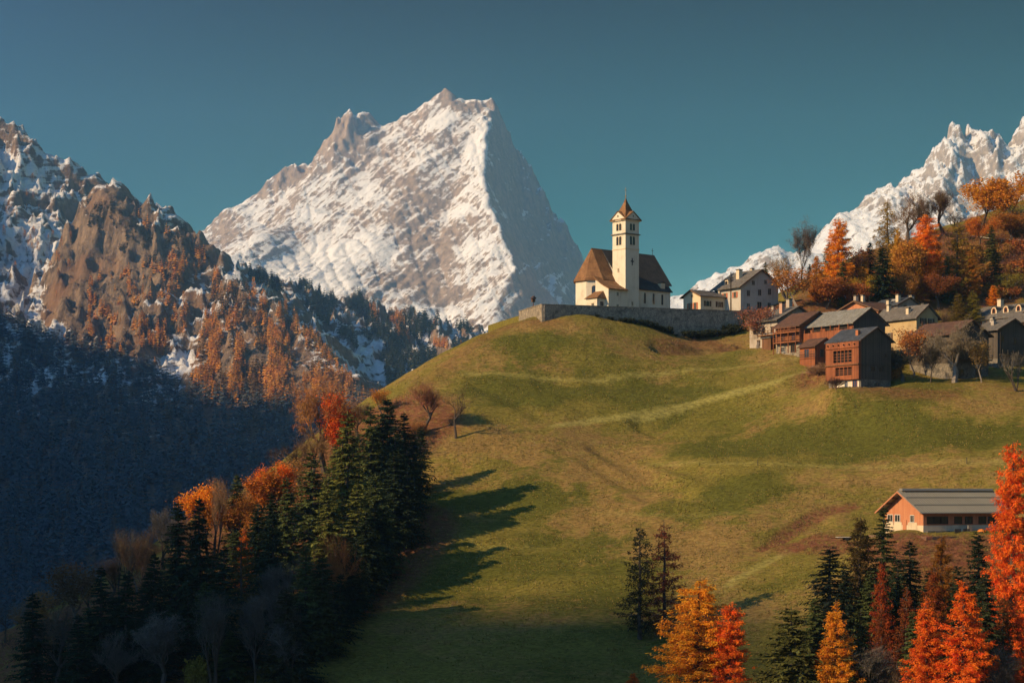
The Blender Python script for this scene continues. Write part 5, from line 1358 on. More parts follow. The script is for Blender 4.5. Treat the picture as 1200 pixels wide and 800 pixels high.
class House:
    def __init__(s, name, label, px, base, Y, th, R, L, eave, apex, ridge='y', frac=0.5, eave2=None, ov=0.6, og=0.5, t=0.22, wall=None, roof=None, low=None, lowh=0, upper=None, group=None, cat='house', back=True):
        q = at(px, base, Y); s.R, s.L = R, L
        s.root = r = empty(name, (q.x, q.y, q.z), math.radians(th)); tag(r, label, cat, group)
        W, D = (R, L) if ridge == 'y' else (L, R)
        e2 = eave if eave2 is None else eave2
        k1 = (apex - eave) / (frac * W); k2 = (apex - e2) / ((1 - frac) * W)
        s.roofz = lambda c: (eave + k1 * c) if c <= frac * W else (e2 + k2 * (W - c))
        s.c_apex = frac * W; s.apex = apex
        z0 = lowh if low else -3.0
        s.wall = MB().prism([(0, z0), (W, z0), (W, e2), (frac * W, apex), (0, eave)], 0, D, ridge).build('wall', wall, r)
        if low:
            MB().prism([(0.06, -3.0), (W - 0.06, -3.0), (W - 0.06, lowh - .003), (0.06, lowh - .003)], 0.06, D - 0.06, ridge).build('stone_base', low, r)
        g = 0.03
        top = [(-ov, eave - ov * k1 + g + t), (frac * W, apex + g + t), (W + ov, e2 - ov * k2 + g + t)]
        s.roof = MB().prism(slab(top, t), -og, D + (og if back else 0.1), ridge).build('roof', roof, r)
        for sgn in (0,):     # barge boards on the visible gable
            b = MB().prism(slab([(c, z - 0.02) for c, z in top], 0.30), -og - 0.06, -og - 0.003, ridge); b.build('barge_board', M_TRIM, s.roof)
    def win(s, *a, **k): return window(s.root, *a, **k)
    def box(s, name, lo, hi, mat, parent=None): return MB().box(lo, hi).build(name, mat, parent or s.root)
    def chim(s, x, y, h=1.2, **k):
        c = x if s.c_apex <= s.R and True else y
        z = s.roofz(y if k.pop('ax', 'y') == 'x' else x)
        return chimney(s.roof, x, y, z - 0.6, max(z + 0.6, z + h), **k)
    def balcony(s, face, u0, u1, z, depth=1.0, rail=1.0, mat=WD_RED, slats=True):
        def P(mb, a0, a1, z0, z1, d0, d1):
            if face == 'R': mb.box((a0, -d1, z0), (a1, -d0, z1))
            else: mb.box((-d1, a0, z0), (-d0, a1, z1))
        m = MB(); P(m, u0, u1, z - 0.14, z, 0.004, depth); b = m.build('balcony', mat, s.root)
        m = MB(); P(m, u0, u1, z + rail - 0.1, z + rail, depth - 0.08, depth); P(m, u0, u1, z + rail * 0.45, z + rail * 0.45 + 0.09, depth - 0.075, depth - 0.01); P(m, u0, u1, z + 0.003, z + 0.12, depth - 0.07, depth - 0.012)
        m.build('railing', mat, b)
        m = MB(); n = max(2, int((u1 - u0) / 1.6) + 1)
        for k in range(n):
            a = u0 + 0.06 + (u1 - u0 - 0.12) * k / (n - 1); P(m, a - 0.06, a + 0.06, z + 0.003, z + rail + 0.05, depth - 0.13, depth - 0.003)
        m.build('railing_post', mat, b)['kind'] = 'stuff'
        return b

# ---- church
def church():
    q = at(733, 363, 440); q.z = 43.0
    r = empty('church', q, math.radians(40.5)); tag(r, 'white hilltop church with a tall bell tower and steep brown shingle roof', 'church')
    t = 4.4
    tw = MB().box((0, 0, -2), (t, t, 21.5)).build('tower', PL_WHITE, r)
    for z, p, h in ((14.7, 0.10, 0.22), (18.2, 0.28, 0.26), (21.42, 0.34, 0.24)):
        MB().box((-p, -p, z), (t + p, t + p, z + h)).build('cornice', PL_CREAM if z != 18.2 else ST_DARK, tw)
    # gables at the foot of the spire, one per face
    for k in range(4):
        m = MB(); c = t / 2
        pts = [(-0.30, 21.663), (t + 0.30, 21.663), (c, 23.5)]
        if k == 0: m.prism(pts, -0.30, 0.35, 'y')
        if k == 1: m.prism(pts, t - 0.35, t + 0.30, 'y')
        if k == 2: m.prism(pts, -0.303, 0.35, 'x')
        if k == 3: m.prism(pts, t - 0.35, t + 0.303, 'x')
        m.build('tower_gable', PL_WHITE, tw)
    c = t / 2
    def ring(z, a): return [(c - a, c - a, z), (c + a, c - a, z), (c + a, c + a, z), (c - a, c + a, z)]
    V = ring(21.664, c + 0.42) + ring(22.6, c - 0.15) + ring(24.0, 1.15) + ring(26.0, 0.35) + ring(27.1, 0.05)
    Fc = [(3, 2, 1, 0), (16, 17, 18, 19)] + [(4 * i + k, 4 * i + (k + 1) % 4, 4 * i + 4 + (k + 1) % 4, 4 * i + 4 + k) for i in range(4) for k in range(4)]
    sp = MB().add(V, Fc).build('spire', RF_CHURCH, tw)
    for k in range(4):                                    # little roofs over the gables
        m = MB(); pts = slab([(-0.55, 21.72), (c, 23.78), (t + 0.55, 21.72)], 0.14)
        if k < 2: m.prism(pts, (-0.48, t - 1.2)[k], (1.2, t + 0.48)[k], 'y')
        else: m.prism(pts, (-0.484, t - 1.2)[k - 2], (1.2, t + 0.484)[k - 2], 'x')
        m.build('gable_roof', RF_CHURCH, tw)
    MB().cyl((c, c, 26.9), (c, c, 28.0), 0.05).cyl((c, c, 27.35), (c, c, 27.62), 0.16, 0.2, 8).build('finial', M_GILT, tw)
    MB().cyl((c, c, 28.003), (c, c, 29.6), 0.045).box((c - .4, c - .05, 28.85), (c + .4, c + .05, 28.95)).build('cross', M_GILT, tw)
    for face in 'LR':
        for z, h in ((15.8, 2.0), (19.2, 1.6)):
            for s_ in (-1, 1):
                f = window(tw, face, c + s_ * 0.48, z, 0.68, h, PL_CREAM, None, True, fw=0.09, name='belfry_window')
        window(tw, face, c, 22.35, 0.3, 0.45, PL_CREAM, None, True, fw=0.05, name='gable_window', at_=-0.303)
    window(tw, 'L', c + 0.2, 9.6, 0.35, 0.7, PL_CREAM, None, False, name='slit_window')
    window(tw, 'R', c, 1.6, 0.4, 0.8, PL_CREAM, None, False, name='slit_window')
    MB().box((c - .14, -0.05, 11.0), (c + .14, -0.004, 12.7)).box((c - .5, -0.053, 11.8), (c + .5, -0.006, 12.08)).build('cross_window', M_DARK, tw)
    # nave
    rx0, rx1, yr, hz = 0.3, 17.9, 8.5, 15.5
    prof = [(2.9, -2), (14.1, -2), (14.1, 7.95), (8.5, 15.2), (2.9, 7.95)]
    nv = MB().prism(prof, 0.6, 17.5, 'x').build('nave', PL_WHITE, r)
    MB().prism(slab([(2.45, 7.62), (8.5, hz), (14.6, 7.5)], 0.25), rx0, rx1, 'x').build('nave_roof', RF_NAVE, r)
    ai = MB().box((4.4 + .003, 1.0, -2), (15.9, 2.897, 6.1)).build('aisle', PL_WHITE, r)
    MB().prism(slab([(0.55, 5.75), (2.75, 8.02)], 0.2), 4.45, 16.3, 'x').build('aisle_roof', RF_NAVE, r)
    for k in range(3): window(ai, 'R', 7.3 + k * 2.9, 2.5, 0.62, 2.5, PL_CREAM, None, True, name='nave_window', at_=1.0)
    MB().box((12.9, 1.2, 6.4), (14.3, 2.3, 7.75)).build('roof_dormer', PL_CREAM, nv)
    MB().prism(slab([(12.75, 7.82), (13.6, 8.15), (14.45, 7.82)], 0.1), 1.05, 2.6, 'y').build('dormer_roof', RF_NAVE, nv)
    MB().cyl((17.3, 8.5, hz), (17.3, 8.5, hz + 1.6), 0.05).box((17.0, 8.46, hz + 1.0), (17.6, 8.54, hz + 1.1)).build('ridge_cross', M_IRON, nv)
    # polygonal choir
    x0 = -1.85
    def octa(e, z):
        k = e / 4.5
        return [(0.3, yr - e, z), (x0 - 1.86 * k * 1.0, yr - e, z), (x0 - 4.5 * k, yr - 1.86 * k, z), (x0 - 4.5 * k, yr + 1.86 * k, z), (x0 - 1.86 * k, yr + e, z), (0.3, yr + e, z)]
    lo, hi = octa(4.5, -2), octa(4.5, 7.6)
    ch = MB().add(lo + hi, [(5, 4, 3, 2, 1, 0), (6, 7, 8, 9, 10, 11)] + [(i, (i + 1) % 6, 6 + (i + 1) % 6, 6 + i) for i in range(6)]).build('choir', PL_WHITE, r)
    e = octa(5.0, 7.35); e2 = octa(5.0, 7.62)
    ridge = [(-3.0, yr, hz), (0.298, yr, hz)]
    MB().add(e + e2 + ridge, [(5, 4, 3, 2, 1, 0)] + [(i, (i + 1) % 6, 6 + (i + 1) % 6, 6 + i) for i in range(6)] + [(6, 7, 12, 13), (7, 8, 12), (8, 9, 12), (9, 10, 12), (10, 11, 13, 12), (11, 6, 13)]).build('choir_roof', RF_CHURCH, r)
    # arched window in the slanting side of the choir
    a, b = Vector((x0 - 1.86, yr - 4.5, 0)), Vector((x0 - 4.5, yr - 1.86, 0)); d = (b - a).normalized(); mid = (a + b) / 2
    em = empty('choir_window_bay', (0, 0, 0)); em.name = 'window'; em.parent = ch; em.location = mid; em.rotation_euler = (0, 0, math.atan2(d.y, d.x) + PI)
    fr = MB(); 
    o, i_ = arch(1.5, 2.35), arch(1.15, 2.15); k = len(o)
    V = [(c_, 0.0, 4.0 + z) for c_, z in o] + [(c_, 0.0, 4.05 + z) for c_, z in i_] + [(c_, -0.1, 4.0 + z) for c_, z in o] + [(c_, -0.1, 4.05 + z) for c_, z in i_]
    Fc = []
    for a_ in range(k):
        b_ = (a_ + 1) % k; Fc += [(a_, b_, k + b_, k + a_), (2 * k + a_, 2 * k + b_, 3 * k + b_, 3 * k + a_), (a_, b_, 2 * k + b_, 2 * k + a_), (k + a_, k + b_, 3 * k + b_, 3 * k + a_)]
    rot = Matrix.Translation(mid) @ Matrix.Rotation(math.atan2(d.y, d.x) + PI, 4, 'Z')
    bpy.data.objects.remove(em)
    fr.add([rot @ Vector(p) for p in V], Fc); f = fr.build('window', PL_CREAM, ch)
    pm = MB().prism([(c_, 4.05 + z) for c_, z in i_], -0.03, -0.004, 'y'); pm.v = [tuple(rot @ Vector(p)) for p in pm.v]; pm.build('pane', M_GLASS, f)
    # sacristy between choir and tower
    sx = -5.6
    sc = MB().prism([(-0.12, -2), (4.3, -2), (4.3, 7.3), (-0.12, 5.2)], sx, -0.003, 'x').build('sacristy', PL_WHITE, r)
    MB().prism(slab([(-0.75, 5.02), (2.0, 6.35), (4.6, 8.25)], 0.2), sx - 0.45, 0.25, 'x').build('sacristy_roof', RF_CHURCH, r)
    for z, w, h in ((3.55, .55, .75), (0.7, .6, .8)): window(sc, 'R', -2.7, z, w, h, PL_CREAM, None, name='window', at_=-0.12)
    # small chapel porch
    MB().box((-8.2, 1.0, -2), (sx - .003, 4.7, 2.75)).build('porch', PL_WHITE, r)
    V = [(-8.65, 0.5, 2.75), (sx - .004, 0.5, 2.75), (sx - .004, 5.1, 2.75), (-8.65, 5.1, 2.75), (sx - .004, 1.6, 4.6), (sx - .004, 4.6, 4.6)]
    MB().add(V, [(3, 2, 1, 0), (0, 1, 4), (1, 2, 5, 4), (2, 3, 5), (3, 0, 4, 5)]).build('porch_roof', RF_CHURCH, r)
    window(r, 'L', 2.4, 0.7, 0.75, 0.9, PL_CREAM, None, at_=-8.2)
    window(r, 'R', -6.7, 0.2, 0.8, 1.7, M_TRIM, None, at_=1.0, name='porch_opening', sill=False)
church()

# ---- churchyard terrace and its wall
WC, WE, WL = Vector((6.65, 418.0, 42.4)), Vector((53.3, 441.5, 43.2)), Vector((1.6, 441.0, 43.1))
def terrace():
    P = [(WC.x + .2, WC.y + .5, 41.6), (WE.x, WE.y + .3, 42.5), (66, 452, 42.9), (74, 475, 44.2), (60, 500, 44.5), (20, 500, 43.3), (-6, 470, 42.5), (WL.x + .2, WL.y, 42.2)]
    k = len(P); V = P + [(x, y, z - 12) for x, y, z in P]
    o = MB().add(V, [tuple(range(k)), tuple(range(2 * k - 1, k - 1, -1))] + [(i, k + i, k + (i + 1) % k, (i + 1) % k) for i in range(k)]).build('churchyard_ground', M_GROUND)
    tag(o, 'level grassy churchyard held up by the wall', kind='structure')
terrace()
def wall_run(root, a, b, base_a, base_b, t=0.7, mat=ST_WALL):
    d = (b - a); d.z = 0; L = d.length; n = Vector((-d.y, d.x, 0)).normalized() * t
    def quad(p, q, z0p, z1p, z0q, z1q, off0, off1):
        V = [(p + off0) , (q + off0), (q + off1), (p + off1)]
        return [(V[0].x, V[0].y, z0p), (V[1].x, V[1].y, z0q), (V[2].x, V[2].y, z0q), (V[3].x, V[3].y, z0p), (V[0].x, V[0].y, z1p), (V[1].x, V[1].y, z1q), (V[2].x, V[2].y, z1q), (V[3].x, V[3].y, z1p)]
    Fb = [(0, 3, 2, 1), (4, 5, 6, 7), (0, 1, 5, 4), (1, 2, 6, 5), (2, 3, 7, 6), (3, 0, 4, 7)]
    N = max(1, int(L / 3)); m = MB()
    m.add(quad(a, b, base_a, a.z, base_b, b.z, Vector((0, 0, 0)), n), Fb)
    m.build('wall_run', mat, root)
    ncap = int(L / 2.4); e = n.normalized() * 0.12
    for k in range(ncap):
        p = a.lerp(b, k / ncap + 0.0006); q = a.lerp(b, (k + 1) / ncap - 0.0012); j = RS.uniform(0, .04)
        MB().add(quad(p, q, p.z + .004, p.z + .16 + j, q.z + .004, q.z + .16 + j, -e, n + e), Fb).build('coping_stone', ST_WALL, root)
wr = empty('churchyard_wall', (0, 0, 0)); tag(wr, 'long grey stone churchyard wall below the church', 'wall')
wall_run(wr, WC.copy(), WE.copy(), 34.5, 35.5)
wall_run(wr, WL.copy(), WC.copy() + Vector((-.003, .003, 0)), 34.0, 34.4)
wall_run(wr, WE.copy(), Vector((66, 455, 43.4)), 35.5, 38)

# ---- presbytery: low white house and the big grey one
h = House('house', 'low cream house with a small gable behind the churchyard wall', 821, 363, 446, 35, 8.5, 6.3, 3.5, 4.9, 'x', 0.5, None, 0.7, 0.6, 0.16, PL_CREAM, RF_GREY)
for u in (2.2, 5.9): h.win('R', u, 1.0, 1.0, 1.25, M_FRAME, M_SHUT_BR, True)
for u in (1.9, 4.0): h.win('L', u, 0.1, 0.75, 1.75, M_FRAME, M_SHUT)
h.win('L', 3.05, 3.3, 0.5, 0.55, M_FRAME, None)
h.chim(7.6, 1.9, 1.1, ax='x', mat=PL_CREAM)
h = House('house', 'big grey house with a tall windowed gable beside the orange trees', 868, 369, 446, 35, 12.1, 9.4, 7.0, 11.1, 'y', 0.52, 7.9, 0.9, 0.7, 0.2, PL_GREY, RF_GREY)
for u, z, w, hh in ((4.0, 7.4, .8, .95), (7.9, 7.9, .7, .9), (2.4, 4.7, .85, 1.25), (6.0, 5.0, .95, 1.4), (9.2, 5.4, .9, 1.4), (2.4, 1.4, .9, 1.4), (9.1, 1.9, .95, 1.5)):
    h.win('R', u, z, w, hh, M_FRAME, None)
h.win('R', 5.9, 1.2, 1.3, 2.2, M_FRAME, None, name='door', sill=False); h.balcony('R', 4.6, 7.4, 1.0, 0.9, 0.9, M_DARK)
h.win('L', 2.0, 4.3, .8, 1.3, M_FRAME, M_SHUT); h.win('L', 5.6, 4.3, .8, 1.3, M_FRAME, M_SHUT)
h.chim(3.4, 4.3, 2.0, w=1.1, mat=PL_CREAM); h.chim(5.4, 6.4, 1.0, w=.7, mat=PL_OLD); h.chim(6.9, 3.6, .9, w=.7, mat=PL_CREAM)
d_ = MB().box((1.0, 5.6, 7.4), (2.3, 6.8, 8.9)).build('dormer', PL_CREAM, h.roof); MB().prism(slab([(5.4, 8.93), (6.2, 9.5), (7.0, 8.93)], .12), .75, 3.0, 'x').build('dormer_roof', RF_GREY, h.roof)
window(h.roof, 'L', 6.2, 7.75, .55, .8, M_DARK, None, at_=1.0, sill=False)

# ---- village
h = House('house', 'old house with a grey roof and twin chimneys behind the pinkish bush', 911, 409, 412, 35, 12.0, 9.0, 6.6, 9.6, 'y', 0.5, None, 0.9, 0.7, 0.2, PL_OLD, RF_GREY)
for u, z in ((1.6, 3.9), (4.4, 3.9), (7.2, 3.9), (1.8, 1.2), (6.0, 1.2)): h.win('L', u, z, .8, 1.1, M_TRIM, None)
h.balcony('L', 0.3, 5.5, 3.2, 1.0, 1.0, WD_BROWN); h.box('lean_to', (-1.6, .4, -2), (-.004, 3.2, 2.4), WD_BROWN); h.win('R', 2.2, 3.6, .8, 1.0, M_TRIM)
h.box('lean_to_roof', (-1.9, .2, 2.42), (-.1, 3.4, 2.6), RF_GREY)
h.chim(2.9, 1.6, 2.2, w=.9, mat=m_plaster('pink_plaster', (0.50, 0.30, 0.20), (0.3, 0.17, 0.11), 0.4)); h.chim(6.2, 2.8, 1.9, w=1.0, mat=PL_OLD); h.chim(4.8, 6.4, 1.0, w=.7, mat=PL_OLD)
h = House('house', 'log house with a brown roof and open timber galleries', 937.5, 413, 402, 35, 10.6, 7.6, 6.0, 9.0, 'y', 0.5, None, 0.8, 0.5, 0.18, WD_LOG, RF_BROWN, ST_WALL, 2.2)
for z in (2.4, 4.5): h.balcony('L', 0.2, 7.3, z, 1.1, 1.0, WD_LOG)
for k in range(4): h.box('gallery_post', (-1.08, .2 + k * 2.3, 0.0), (-.94, .34 + k * 2.3, 5.6), WD_RED)
for u, z in ((2.0, 2.7), (5.2, 2.7), (3.4, 4.8)): h.win('L', u, z, 1.1, 1.1, WD_RED, None)
h.win('L', 2.2, 0.3, 1.1, 1.5, M_TRIM, None, name='door', sill=False); h.win('L', 5.2, .4, 1.0, 1.1, M_WHITE, None)
h.win('R', 3.4, 3.6, .7, .9, M_TRIM); h.win('R', 6.5, 3.6, .7, .9, M_TRIM)
h = House('shed', 'small brown roofed shed below the big red barn', 955, 419, 394, 35, 6.0, 4.6, 2.5, 4.2, 'y', 0.5, None, 0.5, 0.4, 0.15, WD_RED, RF_BROWN, None, 0, cat='shed')
h.win('L', 2.4, 0.2, 1.3, 1.7, WD_RED, None, name='door', sill=False); h.win('R', 2.0, .3, .8, 1.5, WD_GREY, None, name='door', sill=False)
for k in range(3): h.box('fence_rail', (-.9, -1.2, .3 + .45 * k), (-.82, 4.8, .38 + .45 * k), WD_GREY)
# big red barn with the pale roof
h = House('barn', 'big barn with a pale grey roof and a red timber gallery', 1000, 421, 392, 35, 9.4, 13.6, 7.9, 10.9, 'y', 0.5, None, 0.8, 0.6, 0.2, WD_RED, RF_PALE, ST_DARK, 2.6, cat='barn')  # darker base stone stands in for the shaded recess under the gallery
h.box('gable_cladding', (.02, -.05, 2.6), (9.38, -.004, 7.7), WD_GREY); MB().prism([(.02, 7.703), (9.38, 7.703), (4.7, 10.7)], -.05, -.004, 'y').build('gable_cladding', WD_GREY, h.root)
h.balcony('L', 0.2, 13.4, 4.3, 1.3, 1.1, WD_RED); h.box('gallery_cladding', (-1.36, .2, 4.2), (-1.303, 13.4, 6.2), WD_RED)
for k in range(6): h.box('gallery_post', (-1.3, .25 + k * 2.58, -1.5), (-1.14, .41 + k * 2.58, 7.4), WD_RED)
for u in (3.0, 7.0, 11.0): h.box('loft_shade_panel', (-.03, u - 1.3, 6.5), (-.004, u + 1.3, 7.5), M_DARK)  # flat dark boards on the wall, shade of the loft openings painted in
for u in (2.0, 4.2): h.win('L', u, 2.9, 1.5, 1.1, WD_BROWN, None)
h.win('R', 2.0, 5.2, 1.2, 1.8, WD_GREY, None, name='loft_door', sill=False); h.win('R', 6.4, 3.4, .8, .9, WD_GREY, None)
h.balcony('R', 0.3, 2.8, 5.0, .8, .9, WD_GREY)
# the tall red hut in front: its sunny side is an open drying frame
h = House('hut', 'tall red timber hut with a dark slate roof on a white stone base', 1009, 454, 372, 35, 8.5, 9.1, 9.6, 12.1, 'y', 0.5, None, 0.7, 0.5, 0.18, WD_GREY, RF_SLATE, ST_DARK, 1.7, cat='hut')
def holed(root, name, u0, u1, z0, z1, holes, d0, d1, mat):
    us = sorted({u0, u1, *[a for h_ in holes for a in h_[:2]]}); zs = sorted({z0, z1, *[a for h_ in holes for a in h_[2:]]}); m = MB()
    for a, b in zip(us[:-1], us[1:]):
        for c, d in zip(zs[:-1], zs[1:]):
            if not any(a >= h_[0] - 1e-6 and b <= h_[1] + 1e-6 and c >= h_[2] - 1e-6 and d <= h_[3] + 1e-6 for h_ in holes): m.box((-d1, a, c), (-d0, b, d))
    return m.build(name, mat, root)
hole = [(1.9, 7.0, 5.2, 7.6), (1.9, 6.4, 2.6, 4.2)]
holed(h.root, 'sunny_wall', 0.0, 9.1, 1.75, 9.35, hole, 0.55, 0.70, WD_RED)
for a, b, c, d in hole: h.box('opening_shade_panel', (-.06, a - .2, c - .2), (-.004, b + .2, d + .2), M_DARK)  # dark sheet behind the frame, its colour stands for the unlit inside
h.box('side_board', (-.70, -.06, 1.75), (-.004, -.004, 9.3), WD_RED); h.box('side_board', (-.70, 9.104, 1.75), (-.004, 9.16, 9.3), WD_RED); h.box('floor_board', (-.70, 0, 1.70), (-.004, 9.1, 1.747), WD_RED)
for a, b, c, d in hole:
    n = int((b - a) / 1.25)
    for k in range(1, n + 1):
        u = a + (b - a) * k / (n + 1); h.box('frame_post', (-.68, u - .07, c), (-.57, u + .07, d), WD_RED)
    for k in range(1, 4): h.box('frame_rail', (-.66, a, c + (d - c) * k / 4.2 - .04), (-.60, b, c + (d - c) * k / 4.2 + .04), WD_RED)
h.box('ledge_beam', (-.95, -.1, 4.55), (-.703, 9.2, 4.78), WD_BROWN); h.box('ledge_beam', (-.9, -.1, 8.0), (-.703, 9.2, 8.12), WD_RED)
for u in np.linspace(1, 8.4, 6): h.box('beam_end', (-1.0, u - .1, 8.55), (-.703, u + .1, 8.8), M_DARK)
h.box('white_base', (-.05, 0.5, -2), (.055, 6.6, 1.68), PL_WHITE); h.win('L', 4.0, .1, .8, 1.35, M_WHITE, None, name='door', sill=False, at_=-.05); h.win('L', 1.6, .1, 1.1, 1.35, M_REDP, None, name='door', sill=False, at_=-.05)
holed_r = h.box('gable_ledge', (.1, -.10, 4.5), (8.4, -.004, 4.7), WD_GREY)
for u in (3.3, 5.6): h.win('R', u, 3.4, 1.2, .9, WD_GREY, None, sill=False)
h.win('R', 4.6, .4, .9, .7, ST_DARK, None); h.win('R', 6.9, 6.4, .5, .6, WD_GREY, None)
chimney(h.roof, 1.6, 2.4, 9.4, 11.6, .7, m_plaster('brick_plaster', (0.40, 0.15, 0.07), (0.25, 0.09, 0.05), .4), False)
# yellow house
h = House('house', 'ochre walled house with a long grey brown roof behind the red barn', 1074, 424, 404, 33, 6.4, 12.6, 9.8, 12.4, 'y', 0.5, None, 0.7, 0.6, 0.2, PL_YELLOW, RF_GREY)
for u, z in ((2.0, 5.4), (8.2, 5.4), (2.0, 2.2), (8.2, 2.2)): h.win('L', u, z, .95, 1.4, M_FRAME, M_SHUT_BR)
for u, z in ((2.0, 8.4), (4.4, 8.4), (2.0, 5.4), (4.6, 5.2)): h.win('R', u, z, .8, 1.1, M_FRAME, M_DARK)
h.balcony('R', .6, 5.8, 7.6, 1.1, 1.0, WD_BROWN)
h.chim(1.0, 3.4, 1.2, w=.8, mat=PL_CREAM); h.chim(2.6, 11.0, 1.2, w=.7, mat=PL_CREAM); h.chim(4.2, 2.0, 1.1, w=.7, mat=PL_OLD)
# houses behind
h = House('house', 'house with a broad sunlit orange timber gable behind the red barn', 1029, 388, 426, 35, 13.0, 14.0, 4.8, 7.3, 'x', 0.5, None, 1.0, 0.8, 0.2, WD_NEW, RF_BROWN)
h.win('L', 7.0, 4.6, .9, 1.0, WD_BROWN); h.win('L', 4.0, 3.4, .9, 1.0, WD_BROWN); h.win('L', 10.0, 3.4, .9, 1.0, WD_BROWN)
h.chim(.9, 7.8, 1.6, w=.8, ax='x', mat=PL_OLD); h.chim(1.9, 6.6, 1.5, w=.7, ax='x', mat=PL_CREAM); h.chim(8.2, 4.6, 1.3, w=.8, ax='x', mat=PL_CREAM); h.chim(11.2, 3.2, 2.0, w=.9, ax='x', mat=PL_CREAM)
h = House('house', 'dark roofed house peeping over the ochre house', 1052, 385, 432, 35, 7.4, 8.0, 5.6, 7.3, 'y', 0.5, None, 0.7, 0.6, 0.2, PL_OLD, RF_SLATE)
h.win('R', 2.4, 4.4, .8, 1.0, M_TRIM); h.win('R', 5.0, 4.4, .8, 1.0, M_TRIM); h.chim(1.4, 1.2, 1.6, w=.8, mat=PL_CREAM); h.chim(5.6, 1.0, 1.4, w=.9, mat=PL_CREAM)
h.box('skylight', (1.9, 2.2, 6.75), (3.2, 3.8, 7.15), M_STEEL, h.roof)
# grey barns
h = House('barn', 'large grey timber barn behind the big round bare tree', 1117, 444, 384, 35, 10.8, 12.0, 9.4, 12.2, 'y', 0.5, None, 0.8, 0.7, 0.2, WD_GREY, RF_BROWN, ST_DARK, 3.4, cat='barn')
for u, z, w, hh in ((2.5, 6.6, 1.0, 1.1), (8.4, 6.6, .9, .9), (2.6, 1.0, 1.0, 1.0), (7.6, 1.2, 1.4, 1.6)): h.win('R', u, z, w, hh, WD_GREY)
h.balcony('R', .4, 10.6, 4.2, 1.2, 1.0, WD_GREY); h.chim(8.0, 1.0, 1.1, w=.7, mat=PL_OLD)
h = House('barn', 'grey timber barn at the right edge of the village', 1169, 438, 401, 35, 9.8, 6.0, 9.6, 11.9, 'y', 0.5, None, 0.8, 0.7, 0.2, WD_GREY, RF_GREY, ST_DARK, 3.4, cat='barn')
h.win('R', 1.6, 7.0, 1.0, 1.2, WD_GREY); h.win('R', 5.6, 6.8, 1.0, 1.1, WD_GREY); h.win('R', 3.6, 1.2, 1.0, 1.2, WD_GREY); h.balcony('R', .4, 9.0, 4.2, 1.1, 1.0, WD_GREY)
h.box('downpipe', (-.12, -.9, -2), (.0, -.78, 9.0), M_DARK)
h.chim(2.2, 3.0, 1.0, w=.8, mat=PL_OLD); h.chim(4.2, 5.0, .9, w=.8, mat=PL_OLD)
# long white house with dormers
h = House('house', 'long white house with red shutters and arched roof dormers', 1194, 393, 440, 35, 10.0, 16.6, 4.8, 7.9, 'y', 0.5, None, 0.9, 0.7, 0.2, PL_WHITE, RF_GREY)
for u in (2.0, 5.4, 8.8, 12.2, 15.0): h.win('L', u, 2.6, 1.0, 1.5, M_FRAME, M_SHUT); h.win('L', u, .2, 1.0, 1.5, M_FRAME, M_SHUT)
for u in (1.2, 5.0, 8.6):
    MB().prism([(u + c, 5.6 + z) for c, z in arch(1.7, 1.9)], 1.3, 3.6, 'x').build('dormer', PL_CREAM, h.roof)
    MB().prism([(u + c * 1.14, 5.66 + z * 1.05) for c, z in arch(1.7, 1.9)][2:] + [(u + c * 1.0, 5.62 + z * 1.005) for c, z in reversed(arch(1.7, 1.9)[2:])], 1.1, 3.7, 'x').build('dormer_roof', RF_GREY, h.roof)
    window(h.roof, 'L', u, 5.95, .8, 1.1, M_SHUT, None, True, at_=1.3)
chimney(h.roof, .9, 13.2, 4.9, 7.0, .9, PL_CREAM); chimney(h.roof, 4.6, 9.4, 7.0, 9.4, 1.1, PL_CREAM)
h = House('house', 'small house with an orange timber wall at the right frame edge', 1206, 398, 426, 35, 8.0, 7.0, 4.4, 6.4, 'y', 0.5, None, 0.8, 0.6, 0.2, WD_NEW, RF_GREY)
h.win('L', 2.2, 2.4, .9, 1.1, WD_BROWN); h.win('L', 4.8, 2.4, .9, 1.1, WD_BROWN); h.chim(2.0, 2.4, 1.1, mat=PL_CREAM)

